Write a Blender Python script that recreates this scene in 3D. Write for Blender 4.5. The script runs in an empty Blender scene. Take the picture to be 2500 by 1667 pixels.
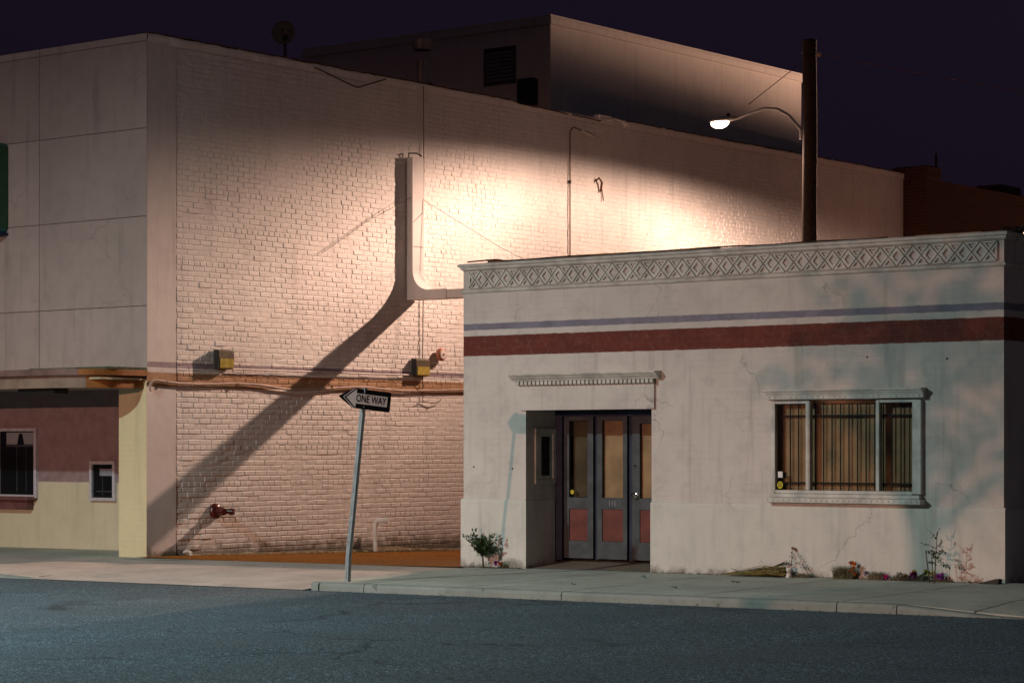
import bpy, math, random
from mathutils import Vector, Matrix, noise as mnoise
R = math.radians
rnd = random.Random(7)
S = bpy.context.scene
C = S.collection

# ------------------------------------------------------------------ camera, world, sun, exposure
cam_d = bpy.data.cameras.new('camera'); cam = bpy.data.objects.new('camera', cam_d); C.objects.link(cam)
cam_d.sensor_width = 36.0; cam_d.lens = 5783 / 2500 * 36.0
cam_d.shift_y = (1090 - 833.5) / 2500
cam_d.clip_start = 0.1; cam_d.clip_end = 2000
cam.location = (0, 0, 1.6); cam.rotation_euler = (R(90), 0, R(38.1953))
S.camera = cam

W = bpy.data.worlds.new('World'); S.world = W; W.use_nodes = True
wn = W.node_tree.nodes; wl = W.node_tree.links
bg = wn['Background']
sky = wn.new('ShaderNodeTexSky'); sky.sky_type = 'NISHITA'; sky.sun_disc = False
sky.sun_elevation = R(-4.0); sky.sun_rotation = R(68); sky.air_density = 1.0; sky.dust_density = 2.0
tint = wn.new('ShaderNodeMix'); tint.data_type = 'RGBA'; tint.blend_type = 'ADD'; tint.inputs[0].default_value = 1.0
tint.inputs[7].default_value = (0.062, 0.036, 0.100, 1)          # violet night glow of the town
wl.new(sky.outputs[0], tint.inputs[6]); wl.new(tint.outputs[2], bg.inputs[0])
bg.inputs[1].default_value = 0.10

sun_d = bpy.data.lights.new('moon', 'SUN'); sun_d.energy = 0.02; sun_d.angle = R(0.5); sun_d.color = (0.85, 0.9, 1.0)
sun = bpy.data.objects.new('moon', sun_d); C.objects.link(sun); sun.rotation_euler = (R(70), 0, R(112))

vs = S.view_settings; vs.view_transform = 'Standard'; vs.look = 'None'; vs.exposure = 0.0; vs.gamma = 1.0
vs.use_curve_mapping = False
S.render.engine = 'CYCLES'
S.cycles.use_denoising = True
S.cycles.max_bounces = 8; S.cycles.diffuse_bounces = 5; S.cycles.transparent_max_bounces = 12
S.cycles.sample_clamp_indirect = 4.0
S.cycles.blur_glossy = 1.0; S.cycles.caustics_reflective = False; S.cycles.caustics_refractive = False

# ------------------------------------------------------------------ materials
def nt(name):
    m = bpy.data.materials.new(name); m.use_nodes = True
    return m, m.node_tree.nodes, m.node_tree.links, m.node_tree.nodes['Principled BSDF']

def rgba(c): return (c[0], c[1], c[2], 1.0)

class G:
    """small node-graph helper"""
    def __init__(s, name):
        s.m, s.n, s.l, s.b = nt(name)
    def inp(s, sock, v):
        if v is None: return
        if hasattr(v, 'is_output'): s.l.new(v, sock)
        else:
            sock.default_value = rgba(v) if isinstance(v, (tuple, list)) and len(v) == 3 and sock.type == 'RGBA' else v
    def pos(s):
        return s.n.new('ShaderNodeNewGeometry').outputs['Position']
    def obj(s):
        return s.n.new('ShaderNodeTexCoord').outputs['Object']
    def map(s, v, scale=(1, 1, 1), loc=(0, 0, 0)):
        k = s.n.new('ShaderNodeMapping'); s.l.new(v, k.inputs[0]); k.inputs['Scale'].default_value = scale; k.inputs['Location'].default_value = loc
        return k.outputs[0]
    def noise(s, v, scale, detail=4, rough=.6, dist=0):
        k = s.n.new('ShaderNodeTexNoise'); s.l.new(v, k.inputs['Vector']); k.inputs['Scale'].default_value = scale
        k.inputs['Detail'].default_value = detail; k.inputs['Roughness'].default_value = rough; k.inputs['Distortion'].default_value = dist
        return k.outputs[0]
    def ramp(s, v, a, b, va=0.0, vb=1.0):
        k = s.n.new('ShaderNodeMapRange'); k.interpolation_type = 'SMOOTHSTEP'
        s.l.new(v, k.inputs[0]); k.inputs[1].default_value = a; k.inputs[2].default_value = b
        k.inputs[3].default_value = va; k.inputs[4].default_value = vb
        return k.outputs[0]
    def math(s, op, a, b=None):
        k = s.n.new('ShaderNodeMath'); k.operation = op
        s.inp(k.inputs[0], a); s.inp(k.inputs[1], b)
        return k.outputs[0]
    def mix(s, f, a, b, mode='MIX'):
        k = s.n.new('ShaderNodeMix'); k.data_type = 'RGBA'; k.blend_type = mode
        s.inp(k.inputs[0], f); s.inp(k.inputs[6], a); s.inp(k.inputs[7], b)
        return k.outputs[2]
    def sep(s, v):
        k = s.n.new('ShaderNodeSeparateXYZ'); s.l.new(v, k.inputs[0]); return k.outputs
    def bump(s, h, strength, dist, nrm=None):
        k = s.n.new('ShaderNodeBump'); s.l.new(h, k.inputs['Height']); k.inputs['Strength'].default_value = strength
        k.inputs['Distance'].default_value = dist
        if nrm is not None: s.l.new(nrm, k.inputs['Normal'])
        return k.outputs[0]
    def out(s, col=None, rough=.8, nrm=None, spec=.3, metal=0):
        s.inp(s.b.inputs['Base Color'], col); s.inp(s.b.inputs['Roughness'], rough)
        s.b.inputs['Specular IOR Level'].default_value = spec; s.b.inputs['Metallic'].default_value = metal
        if nrm is not None: s.l.new(nrm, s.b.inputs['Normal'])
        return s.m

MATS = {}
def plain(name, col, rough=.7, var=.25, scale=6, metal=0, spec=.3, bump=0.0, bscale=60, local=False):
    """paint, metal or wood with uneven tone and a little relief"""
    if name in MATS: return MATS[name]
    g = G(name); p = g.obj() if local else g.pos()
    n = g.noise(p, scale, 5)
    f = g.ramp(n, .3, .7)
    c = g.mix(f, tuple(x * (1 - var) for x in col), tuple(min(1, x * (1 + var * .5)) for x in col))
    nr = g.bump(g.noise(p, bscale, 3), bump, .01) if bump else None
    MATS[name] = g.out(c, rough, nr, spec, metal)
    return MATS[name]

def stripe_mask(g, z, z0, z1, wob, soft=.006):
    zz = g.math('ADD', z, wob)
    a = g.ramp(zz, z0 - soft, z0 + soft); b = g.ramp(zz, z1 - soft, z1 + soft, 1, 0)
    return g.math('MULTIPLY', a, b)

def wall_paint(name, col, stripes=(), dirt=.35, streak=.3, brick=None, bumpk=.25, base_dirt=None, peel=None, rough=.75, crack=0, vary=0):
    """old wall paint: blotches, rain streaks, painted bands, faint coursing, grime at the foot, flaked spots"""
    g = G(name); p = g.pos(); o = g.sep(p)
    c = rgba(col)
    big = g.ramp(g.noise(p, .55, 5, .6), .35, .7)
    c = g.mix(g.math('MULTIPLY', big, dirt * .45), col, tuple(x * .62 for x in col))
    mid = g.ramp(g.noise(p, 3.2, 6, .65), .45, .75)
    c = g.mix(g.math('MULTIPLY', mid, dirt * .5), c, tuple(x * .6 for x in col))
    sv = g.map(p, (4.5, 4.5, .32))
    st = g.ramp(g.noise(sv, 1.5, 5, .6), .5, .8)
    c = g.mix(g.math('MULTIPLY', st, streak), c, tuple(x * .5 for x in col))
    wob = g.math('MULTIPLY', g.math('SUBTRACT', g.noise(p, 9, 3), .5), .022)
    for (z0, z1, sc) in stripes:
        mk = stripe_mask(g, o[2], z0, z1, wob)
        tone = g.mix(g.ramp(g.noise(p, 5, 5), .3, .75), sc, tuple(x * .72 for x in sc))
        c = g.mix(g.math('MULTIPLY', mk, g.ramp(g.noise(p, 16, 5, .7), .28, .50, .93, 1)), c, tone)
    sp = g.ramp(g.noise(p, 38, 2, .5), .735, .77)
    spm = g.math('MULTIPLY', sp, g.ramp(g.noise(p, 1.3, 3), .45, .65))
    c = g.mix(g.math('MULTIPLY', spm, .8), c, tuple(x * .22 for x in col))
    if peel:
        pk = g.ramp(g.noise(g.map(p, (1, 1, 2.2)), 7.5, 4, .55), .70, .725)
        pm = g.math('MULTIPLY', pk, g.ramp(o[1], peel[0], peel[0] + 1.5))
        c = g.mix(pm, c, (.42, .25, .13))
    if base_dirt:
        z0, z1 = base_dirt
        hz = g.math('ADD', o[2], g.math('MULTIPLY', g.math('SUBTRACT', g.noise(p, 4.5, 6, .7), .5), .55))
        d = g.ramp(hz, z0, z1, .85, 0)
        c = g.mix(d, c, (.09, .07, .04))
    if crack:
        wv = g.n.new('ShaderNodeVectorMath'); wv.operation = 'ADD'
        nz = g.n.new('ShaderNodeTexNoise'); g.l.new(p, nz.inputs['Vector']); nz.inputs['Scale'].default_value = 2.2; nz.inputs['Detail'].default_value = 6
        sc_ = g.n.new('ShaderNodeVectorMath'); sc_.operation = 'SCALE'; g.l.new(nz.outputs['Color'], sc_.inputs[0]); sc_.inputs['Scale'].default_value = .7
        g.l.new(p, wv.inputs[0]); g.l.new(sc_.outputs[0], wv.inputs[1])
        vo = g.n.new('ShaderNodeTexVoronoi'); vo.feature = 'DISTANCE_TO_EDGE'; g.l.new(g.map(wv.outputs[0], (.55, .55, .8)), vo.inputs['Vector']); vo.inputs['Scale'].default_value = 1.0
        ck = g.math('MULTIPLY', g.ramp(vo.outputs['Distance'], .0, .006, 1, 0), g.ramp(g.noise(p, .9, 3), .50, .62))
        c = g.mix(g.math('MULTIPLY', ck, crack), c, tuple(x * .3 for x in col))
    if vary:
        oi = g.n.new('ShaderNodeObjectInfo')
        c = g.mix(g.ramp(oi.outputs['Random'], 0, 1, 0, vary), c, tuple(x * .35 for x in col))
    nr = None
    h = g.noise(p, 55, 4, .6)
    nr = g.bump(h, bumpk, .006)
    h2 = g.noise(p, 7, 4, .55)
    nr = g.bump(h2, bumpk, .03, nr)
    if brick:
        bt = g.n.new('ShaderNodeTexBrick')
        v = g.n.new('ShaderNodeCombineXYZ')
        s1 = g.math('ADD', o[0], o[1])
        g.l.new(s1, v.inputs[0]); g.l.new(o[2], v.inputs[1])
        g.l.new(v.outputs[0], bt.inputs['Vector'])
        bt.inputs['Scale'].default_value = 1.0; bt.inputs['Brick Width'].default_value = .24; bt.inputs['Row Height'].default_value = .081
        bt.inputs['Mortar Size'].default_value = .006; bt.inputs['Mortar Smooth'].default_value = .4
        mask = g.math('MULTIPLY', bt.outputs['Fac'], g.ramp(g.noise(p, 1.7, 4, .6), .42, .62))
        nr = g.bump(g.math('SUBTRACT', 1.0, mask), brick, .006, nr)
        c = g.mix(g.math('MULTIPLY', mask, .13), c, tuple(x * .4 for x in col))
    MATS[name] = g.out(c, rough, nr, .25)
    return MATS[name]

def concrete(name, col, rough=.85, crack=True, warm=None):
    g = G(name); p = g.pos()
    a = g.ramp(g.noise(p, .9, 6, .65), .3, .75)
    c = g.mix(a, tuple(x * .68 for x in col), col)
    b = g.ramp(g.noise(p, 7, 5, .7), .5, .8)
    c = g.mix(g.math('MULTIPLY', b, .45), c, tuple(x * .5 for x in col))
    sp = g.ramp(g.noise(p, 60, 2), .62, .75)
    c = g.mix(g.math('MULTIPLY', sp, .35), c, tuple(x * .35 for x in col))
    gum = g.ramp(g.noise(p, 11, 1, .3), .74, .76)
    c = g.mix(g.math('MULTIPLY', gum, .6), c, tuple(x * .3 for x in col))
    dk = g.ramp(g.noise(p, 2.3, 5, .7), .55, .75)
    c = g.mix(g.math('MULTIPLY', dk, .5), c, tuple(x * .42 for x in col))
    tyre = g.ramp(g.noise(g.map(p, (.35, 3.2, 1)), 1.2, 4), .52, .72)
    c = g.mix(g.math('MULTIPLY', tyre, .35), c, tuple(x * .5 for x in col))
    nr = g.bump(g.noise(p, 45, 5, .7), .35, .006)
    MATS[name] = g.out(c, rough, nr, .25)
    return MATS[name]

def asphalt(name, col, scale=1.0, streak=.5, spec=.35):
    g = G(name); p = g.pos()
    a = g.ramp(g.noise(p, .35, 5, .6), .3, .7)
    c = g.mix(a, tuple(x * .72 for x in col), tuple(x * 1.15 for x in col))
    # worn wheel tracks running along the street
    t = g.ramp(g.noise(g.map(p, (.05, .9, 1)), 1.3, 4, .6), .42, .68)
    c = g.mix(g.math('MULTIPLY', t, streak), c, tuple(x * .55 for x in col))
    t2 = g.ramp(g.noise(g.map(p, (.03, 5.0, 1)), 1.0, 5, .7), .50, .72)
    c = g.mix(g.math('MULTIPLY', t2, streak), c, tuple(x * .5 for x in col))
    s = g.noise(p, 42, 2, .9)
    c = g.mix(g.ramp(s, .42, .66), tuple(x * .5 for x in col), c)
    gr = g.ramp(g.noise(p, 26, 1, .5), .52, .66)
    c = g.mix(g.math('MULTIPLY', gr, .5), c, tuple(min(1, x * 2.0) for x in col))
    fl = g.ramp(g.noise(p, 60, 0, .5), .70, .74)
    c = g.mix(fl, c, tuple(min(1, x * 4.5) for x in col))
    # hairline cracks and an old utility-cut patch
    wv = g.n.new('ShaderNodeVectorMath'); wv.operation = 'ADD'
    nz = g.n.new('ShaderNodeTexNoise'); g.l.new(p, nz.inputs['Vector']); nz.inputs['Scale'].default_value = 1.1; nz.inputs['Detail'].default_value = 5
    sc_ = g.n.new('ShaderNodeVectorMath'); sc_.operation = 'SCALE'; g.l.new(nz.outputs['Color'], sc_.inputs[0]); sc_.inputs['Scale'].default_value = 1.6
    g.l.new(p, wv.inputs[0]); g.l.new(sc_.outputs[0], wv.inputs[1])
    vo = g.n.new('ShaderNodeTexVoronoi'); vo.feature = 'DISTANCE_TO_EDGE'; g.l.new(g.map(wv.outputs[0], (.16, .34, 0)), vo.inputs['Vector']); vo.inputs['Scale'].default_value = 1.0
    ck = g.math('MULTIPLY', g.ramp(vo.outputs['Distance'], .0, .012, 1, 0), g.ramp(g.noise(p, .5, 2), .42, .58))
    c = g.mix(g.math('MULTIPLY', ck, .8), c, tuple(x * .22 for x in col))
    oil = g.ramp(g.noise(g.map(p, (.5, 1.4, 1)), 1.7, 4, .7), .62, .78)
    c = g.mix(g.math('MULTIPLY', oil, .55), c, tuple(x * .35 for x in col))
    nr = g.bump(g.noise(p, 90, 4, .75), .7, .012)
    rg = g.ramp(a, 0, 1, .62, .8)
    MATS[name] = g.out(c, rg, nr, spec)
    return MATS[name]

def glass(name, tintc=(.9, .92, .9), mirror=.0, dark=0.0):
    if name in MATS: return MATS[name]
    g = G(name); n = g.n; l = g.l
    tr = n.new('ShaderNodeBsdfTransparent'); tr.inputs[0].default_value = rgba(tintc)
    gl = n.new('ShaderNodeBsdfGlossy'); gl.inputs['Roughness'].default_value = .03; gl.inputs[0].default_value = (.9, .9, .9, 1)
    fr = n.new('ShaderNodeFresnel'); fr.inputs[0].default_value = 1.5
    f = g.math('ADD', fr.outputs[0], mirror)
    mx = n.new('ShaderNodeMixShader'); l.new(f, mx.inputs[0]); l.new(tr.outputs[0], mx.inputs[1]); l.new(gl.outputs[0], mx.inputs[2])
    l.new(mx.outputs[0], n['Material Output'].inputs[0]); n.remove(g.b)
    MATS[name] = g.m; return g.m

def emit(name, col, k):
    g = G(name)
    g.b.inputs['Base Color'].default_value = rgba(col); g.b.inputs['Emission Color'].default_value = rgba(col)
    g.b.inputs['Emission Strength'].default_value = k
    MATS[name] = g.m; return g.m

# ------------------------------------------------------------------ mesh builder
class MB:
    def __init__(s): s.v = []; s.f = []
    def add(s, vs_, fs):
        o = len(s.v); s.v += [tuple(v) for v in vs_]; s.f += [tuple(i + o for i in f) for f in fs]; return s
    def box(s, x0, x1, y0, y1, z0, z1, skip=''):
        vs_ = [(x0, y0, z0), (x1, y0, z0), (x1, y1, z0), (x0, y1, z0), (x0, y0, z1), (x1, y0, z1), (x1, y1, z1), (x0, y1, z1)]
        F = {'b': (0, 3, 2, 1), 't': (4, 5, 6, 7), 'f': (0, 1, 5, 4), 'r': (1, 2, 6, 5), 'k': (2, 3, 7, 6), 'l': (3, 0, 4, 7)}
        return s.add(vs_, [F[k] for k in F if k not in skip])
    def sheet_y(s, x0, x1, y, z0, z1):
        return s.add([(x0, y, z0), (x1, y, z0), (x1, y, z1), (x0, y, z1)], [(0, 1, 2, 3)])
    def cbox(s, x0, x1, y0, y1, z0, z1, c=.006):
        """box with chamfered edges"""
        xs = (x0, x0 + c, x1 - c, x1); ys = (y0, y0 + c, y1 - c, y1); zs = (z0, z0 + c, z1 - c, z1)
        V = {}; vl = []
        def vid(i, j, k):
            key = (i, j, k)
            if key not in V: V[key] = len(vl); vl.append((xs[i], ys[j], zs[k]))
            return V[key]
        f = []
        for k in (0, 3): q = [vid(1, 1, k), vid(2, 1, k), vid(2, 2, k), vid(1, 2, k)]; f.append(q if k else q[::-1])
        for j in (0, 3): q = [vid(1, j, 1), vid(2, j, 1), vid(2, j, 2), vid(1, j, 2)]; f.append(q if j == 0 else q[::-1])
        for i in (0, 3): q = [vid(i, 1, 1), vid(i, 2, 1), vid(i, 2, 2), vid(i, 1, 2)]; f.append(q if i == 3 else q[::-1])
        for (a, b) in ((0, 1), (3, 2)):
            for (c_, d) in ((0, 1), (3, 2)):
                f.append([vid(a, d, 1), vid(b, c_, 1), vid(b, c_, 2), vid(a, d, 2)])
                f.append([vid(a, 1, d), vid(b, 1, c_), vid(b, 2, c_), vid(a, 2, d)])
                f.append([vid(1, a, d), vid(1, b, c_), vid(2, b, c_), vid(2, a, d)])
                for (e, h) in ((0, 1), (3, 2)):
                    pass
        for i in (0, 3):
            for j in (0, 3):
                for k in (0, 3):
                    bi = 1 if i == 0 else 2; bj = 1 if j == 0 else 2; bk = 1 if k == 0 else 2
                    f.append([vid(i, bj, bk), vid(bi, j, bk), vid(bi, bj, k)])
        return s.add(vl, f)
    def prism(s, poly, axis, a, b):
        """extrude 2-D polygon along axis ('x','y','z') from a to b"""
        n = len(poly)
        def mk(p, t):
            if axis == 'x': return (t, p[0], p[1])
            if axis == 'y': return (p[0], t, p[1])
            return (p[0], p[1], t)
        vs_ = [mk(p, a) for p in poly] + [mk(p, b) for p in poly]
        fs = [tuple(range(n - 1, -1, -1)), tuple(range(n, 2 * n))] + [(i, (i + 1) % n, n + (i + 1) % n, n + i) for i in range(n)]
        return s.add(vs_, fs)
    def tube(s, pts, r, n=8, cap=True):
        pts = [Vector(p) for p in pts]; rr = r if isinstance(r, (list, tuple)) else [r] * len(pts)
        base = len(s.v); prev = None
        for i, p in enumerate(pts):
            t = (pts[min(i + 1, len(pts) - 1)] - pts[max(i - 1, 0)]).normalized()
            if prev is None:
                u = t.cross(Vector((0, 0, 1)))
                if u.length < .01: u = t.cross(Vector((0, 1, 0)))
            else:
                u = prev - t * prev.dot(t)
            u.normalize(); prev = u; w = t.cross(u)
            for k in range(n):
                a = 2 * math.pi * k / n
                s.v.append(tuple(p + (u * math.cos(a) + w * math.sin(a)) * rr[i]))
        for i in range(len(pts) - 1):
            for k in range(n):
                a = base + i * n + k; b = base + i * n + (k + 1) % n
                s.f.append((a, b, b + n, a + n))
        if cap:
            s.f.append(tuple(base + k for k in range(n))[::-1]); e = base + (len(pts) - 1) * n
            s.f.append(tuple(e + k for k in range(n)))
        return s
    def lathe(s, prof, o, axis, n=20, arc=2 * math.pi, cap=True):
        """prof: (dist along axis, radius) list, revolve about axis from o"""
        ax = Vector(axis).normalized(); o = Vector(o)
        u = ax.cross(Vector((0, 0, 1)))
        if u.length < .01: u = ax.cross(Vector((0, 1, 0)))
        u.normalize(); w = ax.cross(u); base = len(s.v)
        for (d, r) in prof:
            for k in range(n):
                a = arc * k / n
                s.v.append(tuple(o + ax * d + (u * math.cos(a) + w * math.sin(a)) * r))
        for i in range(len(prof) - 1):
            for k in range(n):
                a = base + i * n + k; b = base + i * n + (k + 1) % n
                s.f.append((a, b, b + n, a + n))
        if cap:
            s.f.append(tuple(base + k for k in range(n))[::-1]); e = base + (len(prof) - 1) * n
            s.f.append(tuple(e + k for k in range(n)))
        return s
    def leaf(s, c, d, nrm, L, w):
        c = Vector(c); d = Vector(d).normalized(); nrm = Vector(nrm); sd = d.cross(nrm)
        if sd.length < .01: sd = d.cross(Vector((1, 0, .3)))
        sd.normalize(); up = sd.cross(d) * (L * .12)
        return s.add([c, c + d * L * .45 + sd * w * .5 + up, c + d * L, c + d * L * .45 - sd * w * .5 + up], [(0, 1, 2, 3)])

def wpos(o):
    p = Vector((0, 0, 0))
    while o is not None: p = p + Vector(o.location); o = o.parent
    return p

def mk(name, mb, mat, parent=None, origin=None, smooth=False, angle=40):
    """mesh object from world-space geometry; child of an unrotated parent"""
    if origin is None:
        if parent is not None: origin = wpos(parent)
        else:
            xs = [v[0] for v in mb.v]; ys = [v[1] for v in mb.v]; zs = [v[2] for v in mb.v]
            origin = Vector(((min(xs) + max(xs)) / 2, (min(ys) + max(ys)) / 2, min(zs)))
    origin = Vector(origin)
    me = bpy.data.meshes.new(name)
    me.from_pydata([tuple(Vector(v) - origin) for v in mb.v], [], mb.f); me.update()
    if isinstance(mat, (list, tuple)):
        for m_ in mat: me.materials.append(m_)
    else: me.materials.append(mat)
    if smooth:
        for p in me.polygons: p.use_smooth = True
        try: me.set_sharp_from_angle(angle=R(angle))
        except Exception: pass
    o = bpy.data.objects.new(name, me); C.objects.link(o)
    if parent is not None:
        o.parent = parent; o.location = origin - wpos(parent)
    else: o.location = origin
    return o

def thing(name, loc, label, cat, group=None):
    o = bpy.data.objects.new(name, None); C.objects.link(o); o.location = loc; o.empty_display_size = .1
    return tag(o, label, cat, group)
def tag(o, label, cat, group=None, kind=None):
    o['label'] = label
    if cat: o['category'] = cat
    if group: o['group'] = group
    if kind: o['kind'] = kind
    return o
def structure(o): o['kind'] = 'structure'; return o
def stuff(o): o['kind'] = 'stuff'; return o
def share(name, mesh, parent, loc):
    o = bpy.data.objects.new(name, mesh); C.objects.link(o); o.parent = parent; o.location = Vector(loc) - wpos(parent); return o

def rect_holes(x0, x1, z0, z1, holes):
    """grid cells of a rectangle with rectangular holes left out"""
    xs = sorted({x0, x1, *[h[0] for h in holes], *[h[1] for h in holes]}); zs = sorted({z0, z1, *[h[2] for h in holes], *[h[3] for h in holes]})
    xs = [x for x in xs if x0 <= x <= x1]; zs = [z for z in zs if z0 <= z <= z1]
    out = []
    for i in range(len(xs) - 1):
        for j in range(len(zs) - 1):
            cx_ = (xs[i] + xs[i + 1]) / 2; cz_ = (zs[j] + zs[j + 1]) / 2
            if not any(h[0] < cx_ < h[1] and h[2] < cz_ < h[3] for h in holes):
                out.append((xs[i], xs[i + 1], zs[j], zs[j + 1]))
    return out

def text_mesh(txt, size, sx=1.0, bold=0.0):
    cu = bpy.data.curves.new('lettering', 'FONT'); cu.body = txt; cu.size = size; cu.offset = bold; cu.align_x = 'CENTER'; cu.align_y = 'CENTER'
    cu.resolution_u = 4
    o = bpy.data.objects.new('tmp', cu); C.objects.link(o)
    bpy.context.view_layer.update()
    dg = bpy.context.evaluated_depsgraph_get()
    me = o.evaluated_get(dg).to_mesh()
    v = [(p.co.x * sx, p.co.y) for p in me.vertices]; f = [tuple(p.vertices) for p in me.polygons]
    o.evaluated_get(dg).to_mesh_clear()
    bpy.data.objects.remove(o); bpy.data.curves.remove(cu)
    return v, f

# ------------------------------------------------------------------ key dimensions
YF = 24.669          # street wall line of both buildings
XW = -26.421         # long brick wall along the alley
XA, XB = -20.238, -12.28   # low building
YK = 21.30           # kerb face
ZW = 7.83            # top of the long wall
def tz(x): return .0075 * (x + 19.0)
def alley_z(x, y): return tz(x) - .021 * max(0, min(y, 44) - 24.9)
LAMP = Vector((-23.28, 35.72, 7.40))

# ------------------------------------------------------------------ ground
m_ground = plain('dry earth', (.10, .09, .08), .95, .4, .5, bump=.3, bscale=12)
m_asph = asphalt('street asphalt', (.080, .112, .136), 1, .6, .2)
m_alley = asphalt('alley asphalt', (.20, .080, .016), 1, .6, .03)
m_walk = concrete('pavement concrete', (.50, .50, .44))
m_apron = concrete('driveway concrete', (.55, .455, .41))
m_kerb = concrete('kerb concrete', (.30, .32, .295))

def sheet(name, mat, xs, ys, zf):
    mb = MB(); nx = len(xs); ny = len(ys)
    vs_ = [(x, y, zf(x, y)) for y in ys for x in xs]
    fs = [(j * nx + i, j * nx + i + 1, (j + 1) * nx + i + 1, (j + 1) * nx + i) for j in range(ny - 1) for i in range(nx - 1)]
    mb.add(vs_, fs)
    return structure(mk(name, mb, mat, origin=(0, 0, 0)))
def lin(a, b, n): return [a + (b - a) * i / n for i in range(n + 1)]

sheet('ground', m_ground, [-900, -60, 40, 900], [-900, -60, 60, 900], lambda x, y: -1.1)
sheet('road', m_asph, lin(-75, 45, 40), lin(-45, YK + .02, 30),
      lambda x, y: tz(x) - .155 + .012 * math.sin(min(1, (YK - y) / 14) * math.pi / 2))
# alley surface
sheet('alley', m_alley, lin(XW - .02, XA + .02, 8), lin(24.45, 62, 40), lambda x, y: alley_z(x, y) - .02 * math.sin((x - XW) / (XA - XW) * math.pi))

# driveway apron: rises from the gutter to the building line
def apron_z(x, y):
    t = (y - YK) / (24.45 - YK)
    t = max(0, min(1, t))
    lo = tz(x) - .148; hi = tz(x) - .012
    z = lo + (hi - lo) * (t * 1.75 if t < .5 else .875 + (t - .5) * .25)
    return z
ap = sheet('driveway', m_apron, lin(-25.1, -20.02, 12), lin(YK - .02, 24.47, 14), apron_z)
pan = sheet('driveway_crossing', m_walk, [XW - .02, -25.1], [24.2, 24.47], lambda x, y: tz(x) - .012)

# right-hand sidewalk: slabs with tooled joints
sw = thing('sidewalk', (-16, 23, 0), 'grey concrete sidewalk in front of the white corner building', None); del sw['label']
structure(sw)
def walk_z(x, y): return tz(x) - .004 - .014 * (YF - y)
def drop(x):         # kerb drops into a driveway at the far right
    return 0 if x < -11.9 else min(1, (x + 11.9) / 1.3) * .10
slab_x = [-20.0, -19.12, -17.55, -16.05, -14.35, -12.5, -11.0, -9.4, -7.8, -6.2, -4.6, -3.0, -1.4, 1.0, 3.5, 6.0]
bed = MB()
for i in range(len(slab_x) - 1):
    a, b = slab_x[i], slab_x[i + 1]
    mb = MB(); gp = .011
    y0, y1 = YK + .17, (YF + .05)
    nx = 3; ny = 4
    xs = lin(a + gp, b - gp, nx); ys = lin(y0, y1, ny)
    vs_ = [(x, y, walk_z(x, y) - drop(x) * max(0, 1 - (y - YK) / 1.2)) for y in ys for x in xs]
    n1 = nx + 1
    fs = [(j * n1 + q, j * n1 + q + 1, (j + 1) * n1 + q + 1, (j + 1) * n1 + q) for j in range(ny) for q in range(nx)]
    lo = [(x, y, z - .09) for (x, y, z) in vs_]; k = len(vs_)
    ring = [q for q in range(n1)] + [j * n1 + nx for j in range(1, ny + 1)] + [ny * n1 + q for q in range(nx - 1, -1, -1)] + [j * n1 for j in range(ny - 1, 0, -1)]
    sides = [(ring[q], ring[q] + k, ring[(q + 1) % len(ring)] + k, ring[(q + 1) % len(ring)]) for q in range(len(ring))]
    mb.add(vs_ + lo, fs + sides)
    mk('slab', mb, m_walk, sw)
    bed.add([(a, y0 - .02, walk_z(a, y0) - .035 - drop(a)), (b, y0 - .02, walk_z(b, y0) - .035 - drop(b)), (b, y1, walk_z(b, y1) - .035), (a, y1, walk_z(a, y1) - .035)], [(0, 1, 2, 3)])
mk('joint_bed', bed, plain('joint grit', (.05, .045, .04), .95, .3, 20), sw)
# entry floor inside the doorway
mb = MB(); mb.add([(-19.176, YF + .05, walk_z(-19.1, YF) + .002), (-17.16, YF + .05, walk_z(-17.1, YF) + .002), (-17.16, 25.75, .118), (-19.176, 25.75, .108)], [(0, 1, 2, 3)])
mk('entry_slab', mb, concrete('entry concrete', (.22, .17, .13)), sw)

# kerb stones
kb = thing('kerb', (-16, YK, 0), '', None); del kb['label']; structure(kb)
kx = [-19.77, -19.04, -16.06, -12.5, -11.8, -10.4, -8.6, -6.5, -4.0, -1.0, 2.5, 6.0]
def kerb_section(x, d=0.0):
    t = tz(x) - .053 - d
    b = tz(x) - .30
    return [(YK, b), (YK + .012, t - .035), (YK + .022, t - .012), (YK + .045, t), (YK + .165, t + .002), (YK + .165, b)]
for i in range(len(kx) - 1):
    a, b = kx[i] + .006, kx[i + 1] - .006
    st = lin(a, b, 4); mb = MB(); n = 6; vs_ = []
    for x in st: vs_ += [(x, p[0], p[1]) for p in kerb_section(x, drop(x) * .98)]
    fs = []
    for q in range(4):
        for k in range(n): fs.append((q * n + k, q * n + (k + 1) % n, (q + 1) * n + (k + 1) % n, (q + 1) * n + k))
    fs += [tuple(range(n))[::-1], tuple(range(4 * n, 5 * n))]
    mb.add(vs_, [f[::-1] for f in fs]); mk('kerb_stone', mb, m_kerb, kb)
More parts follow.
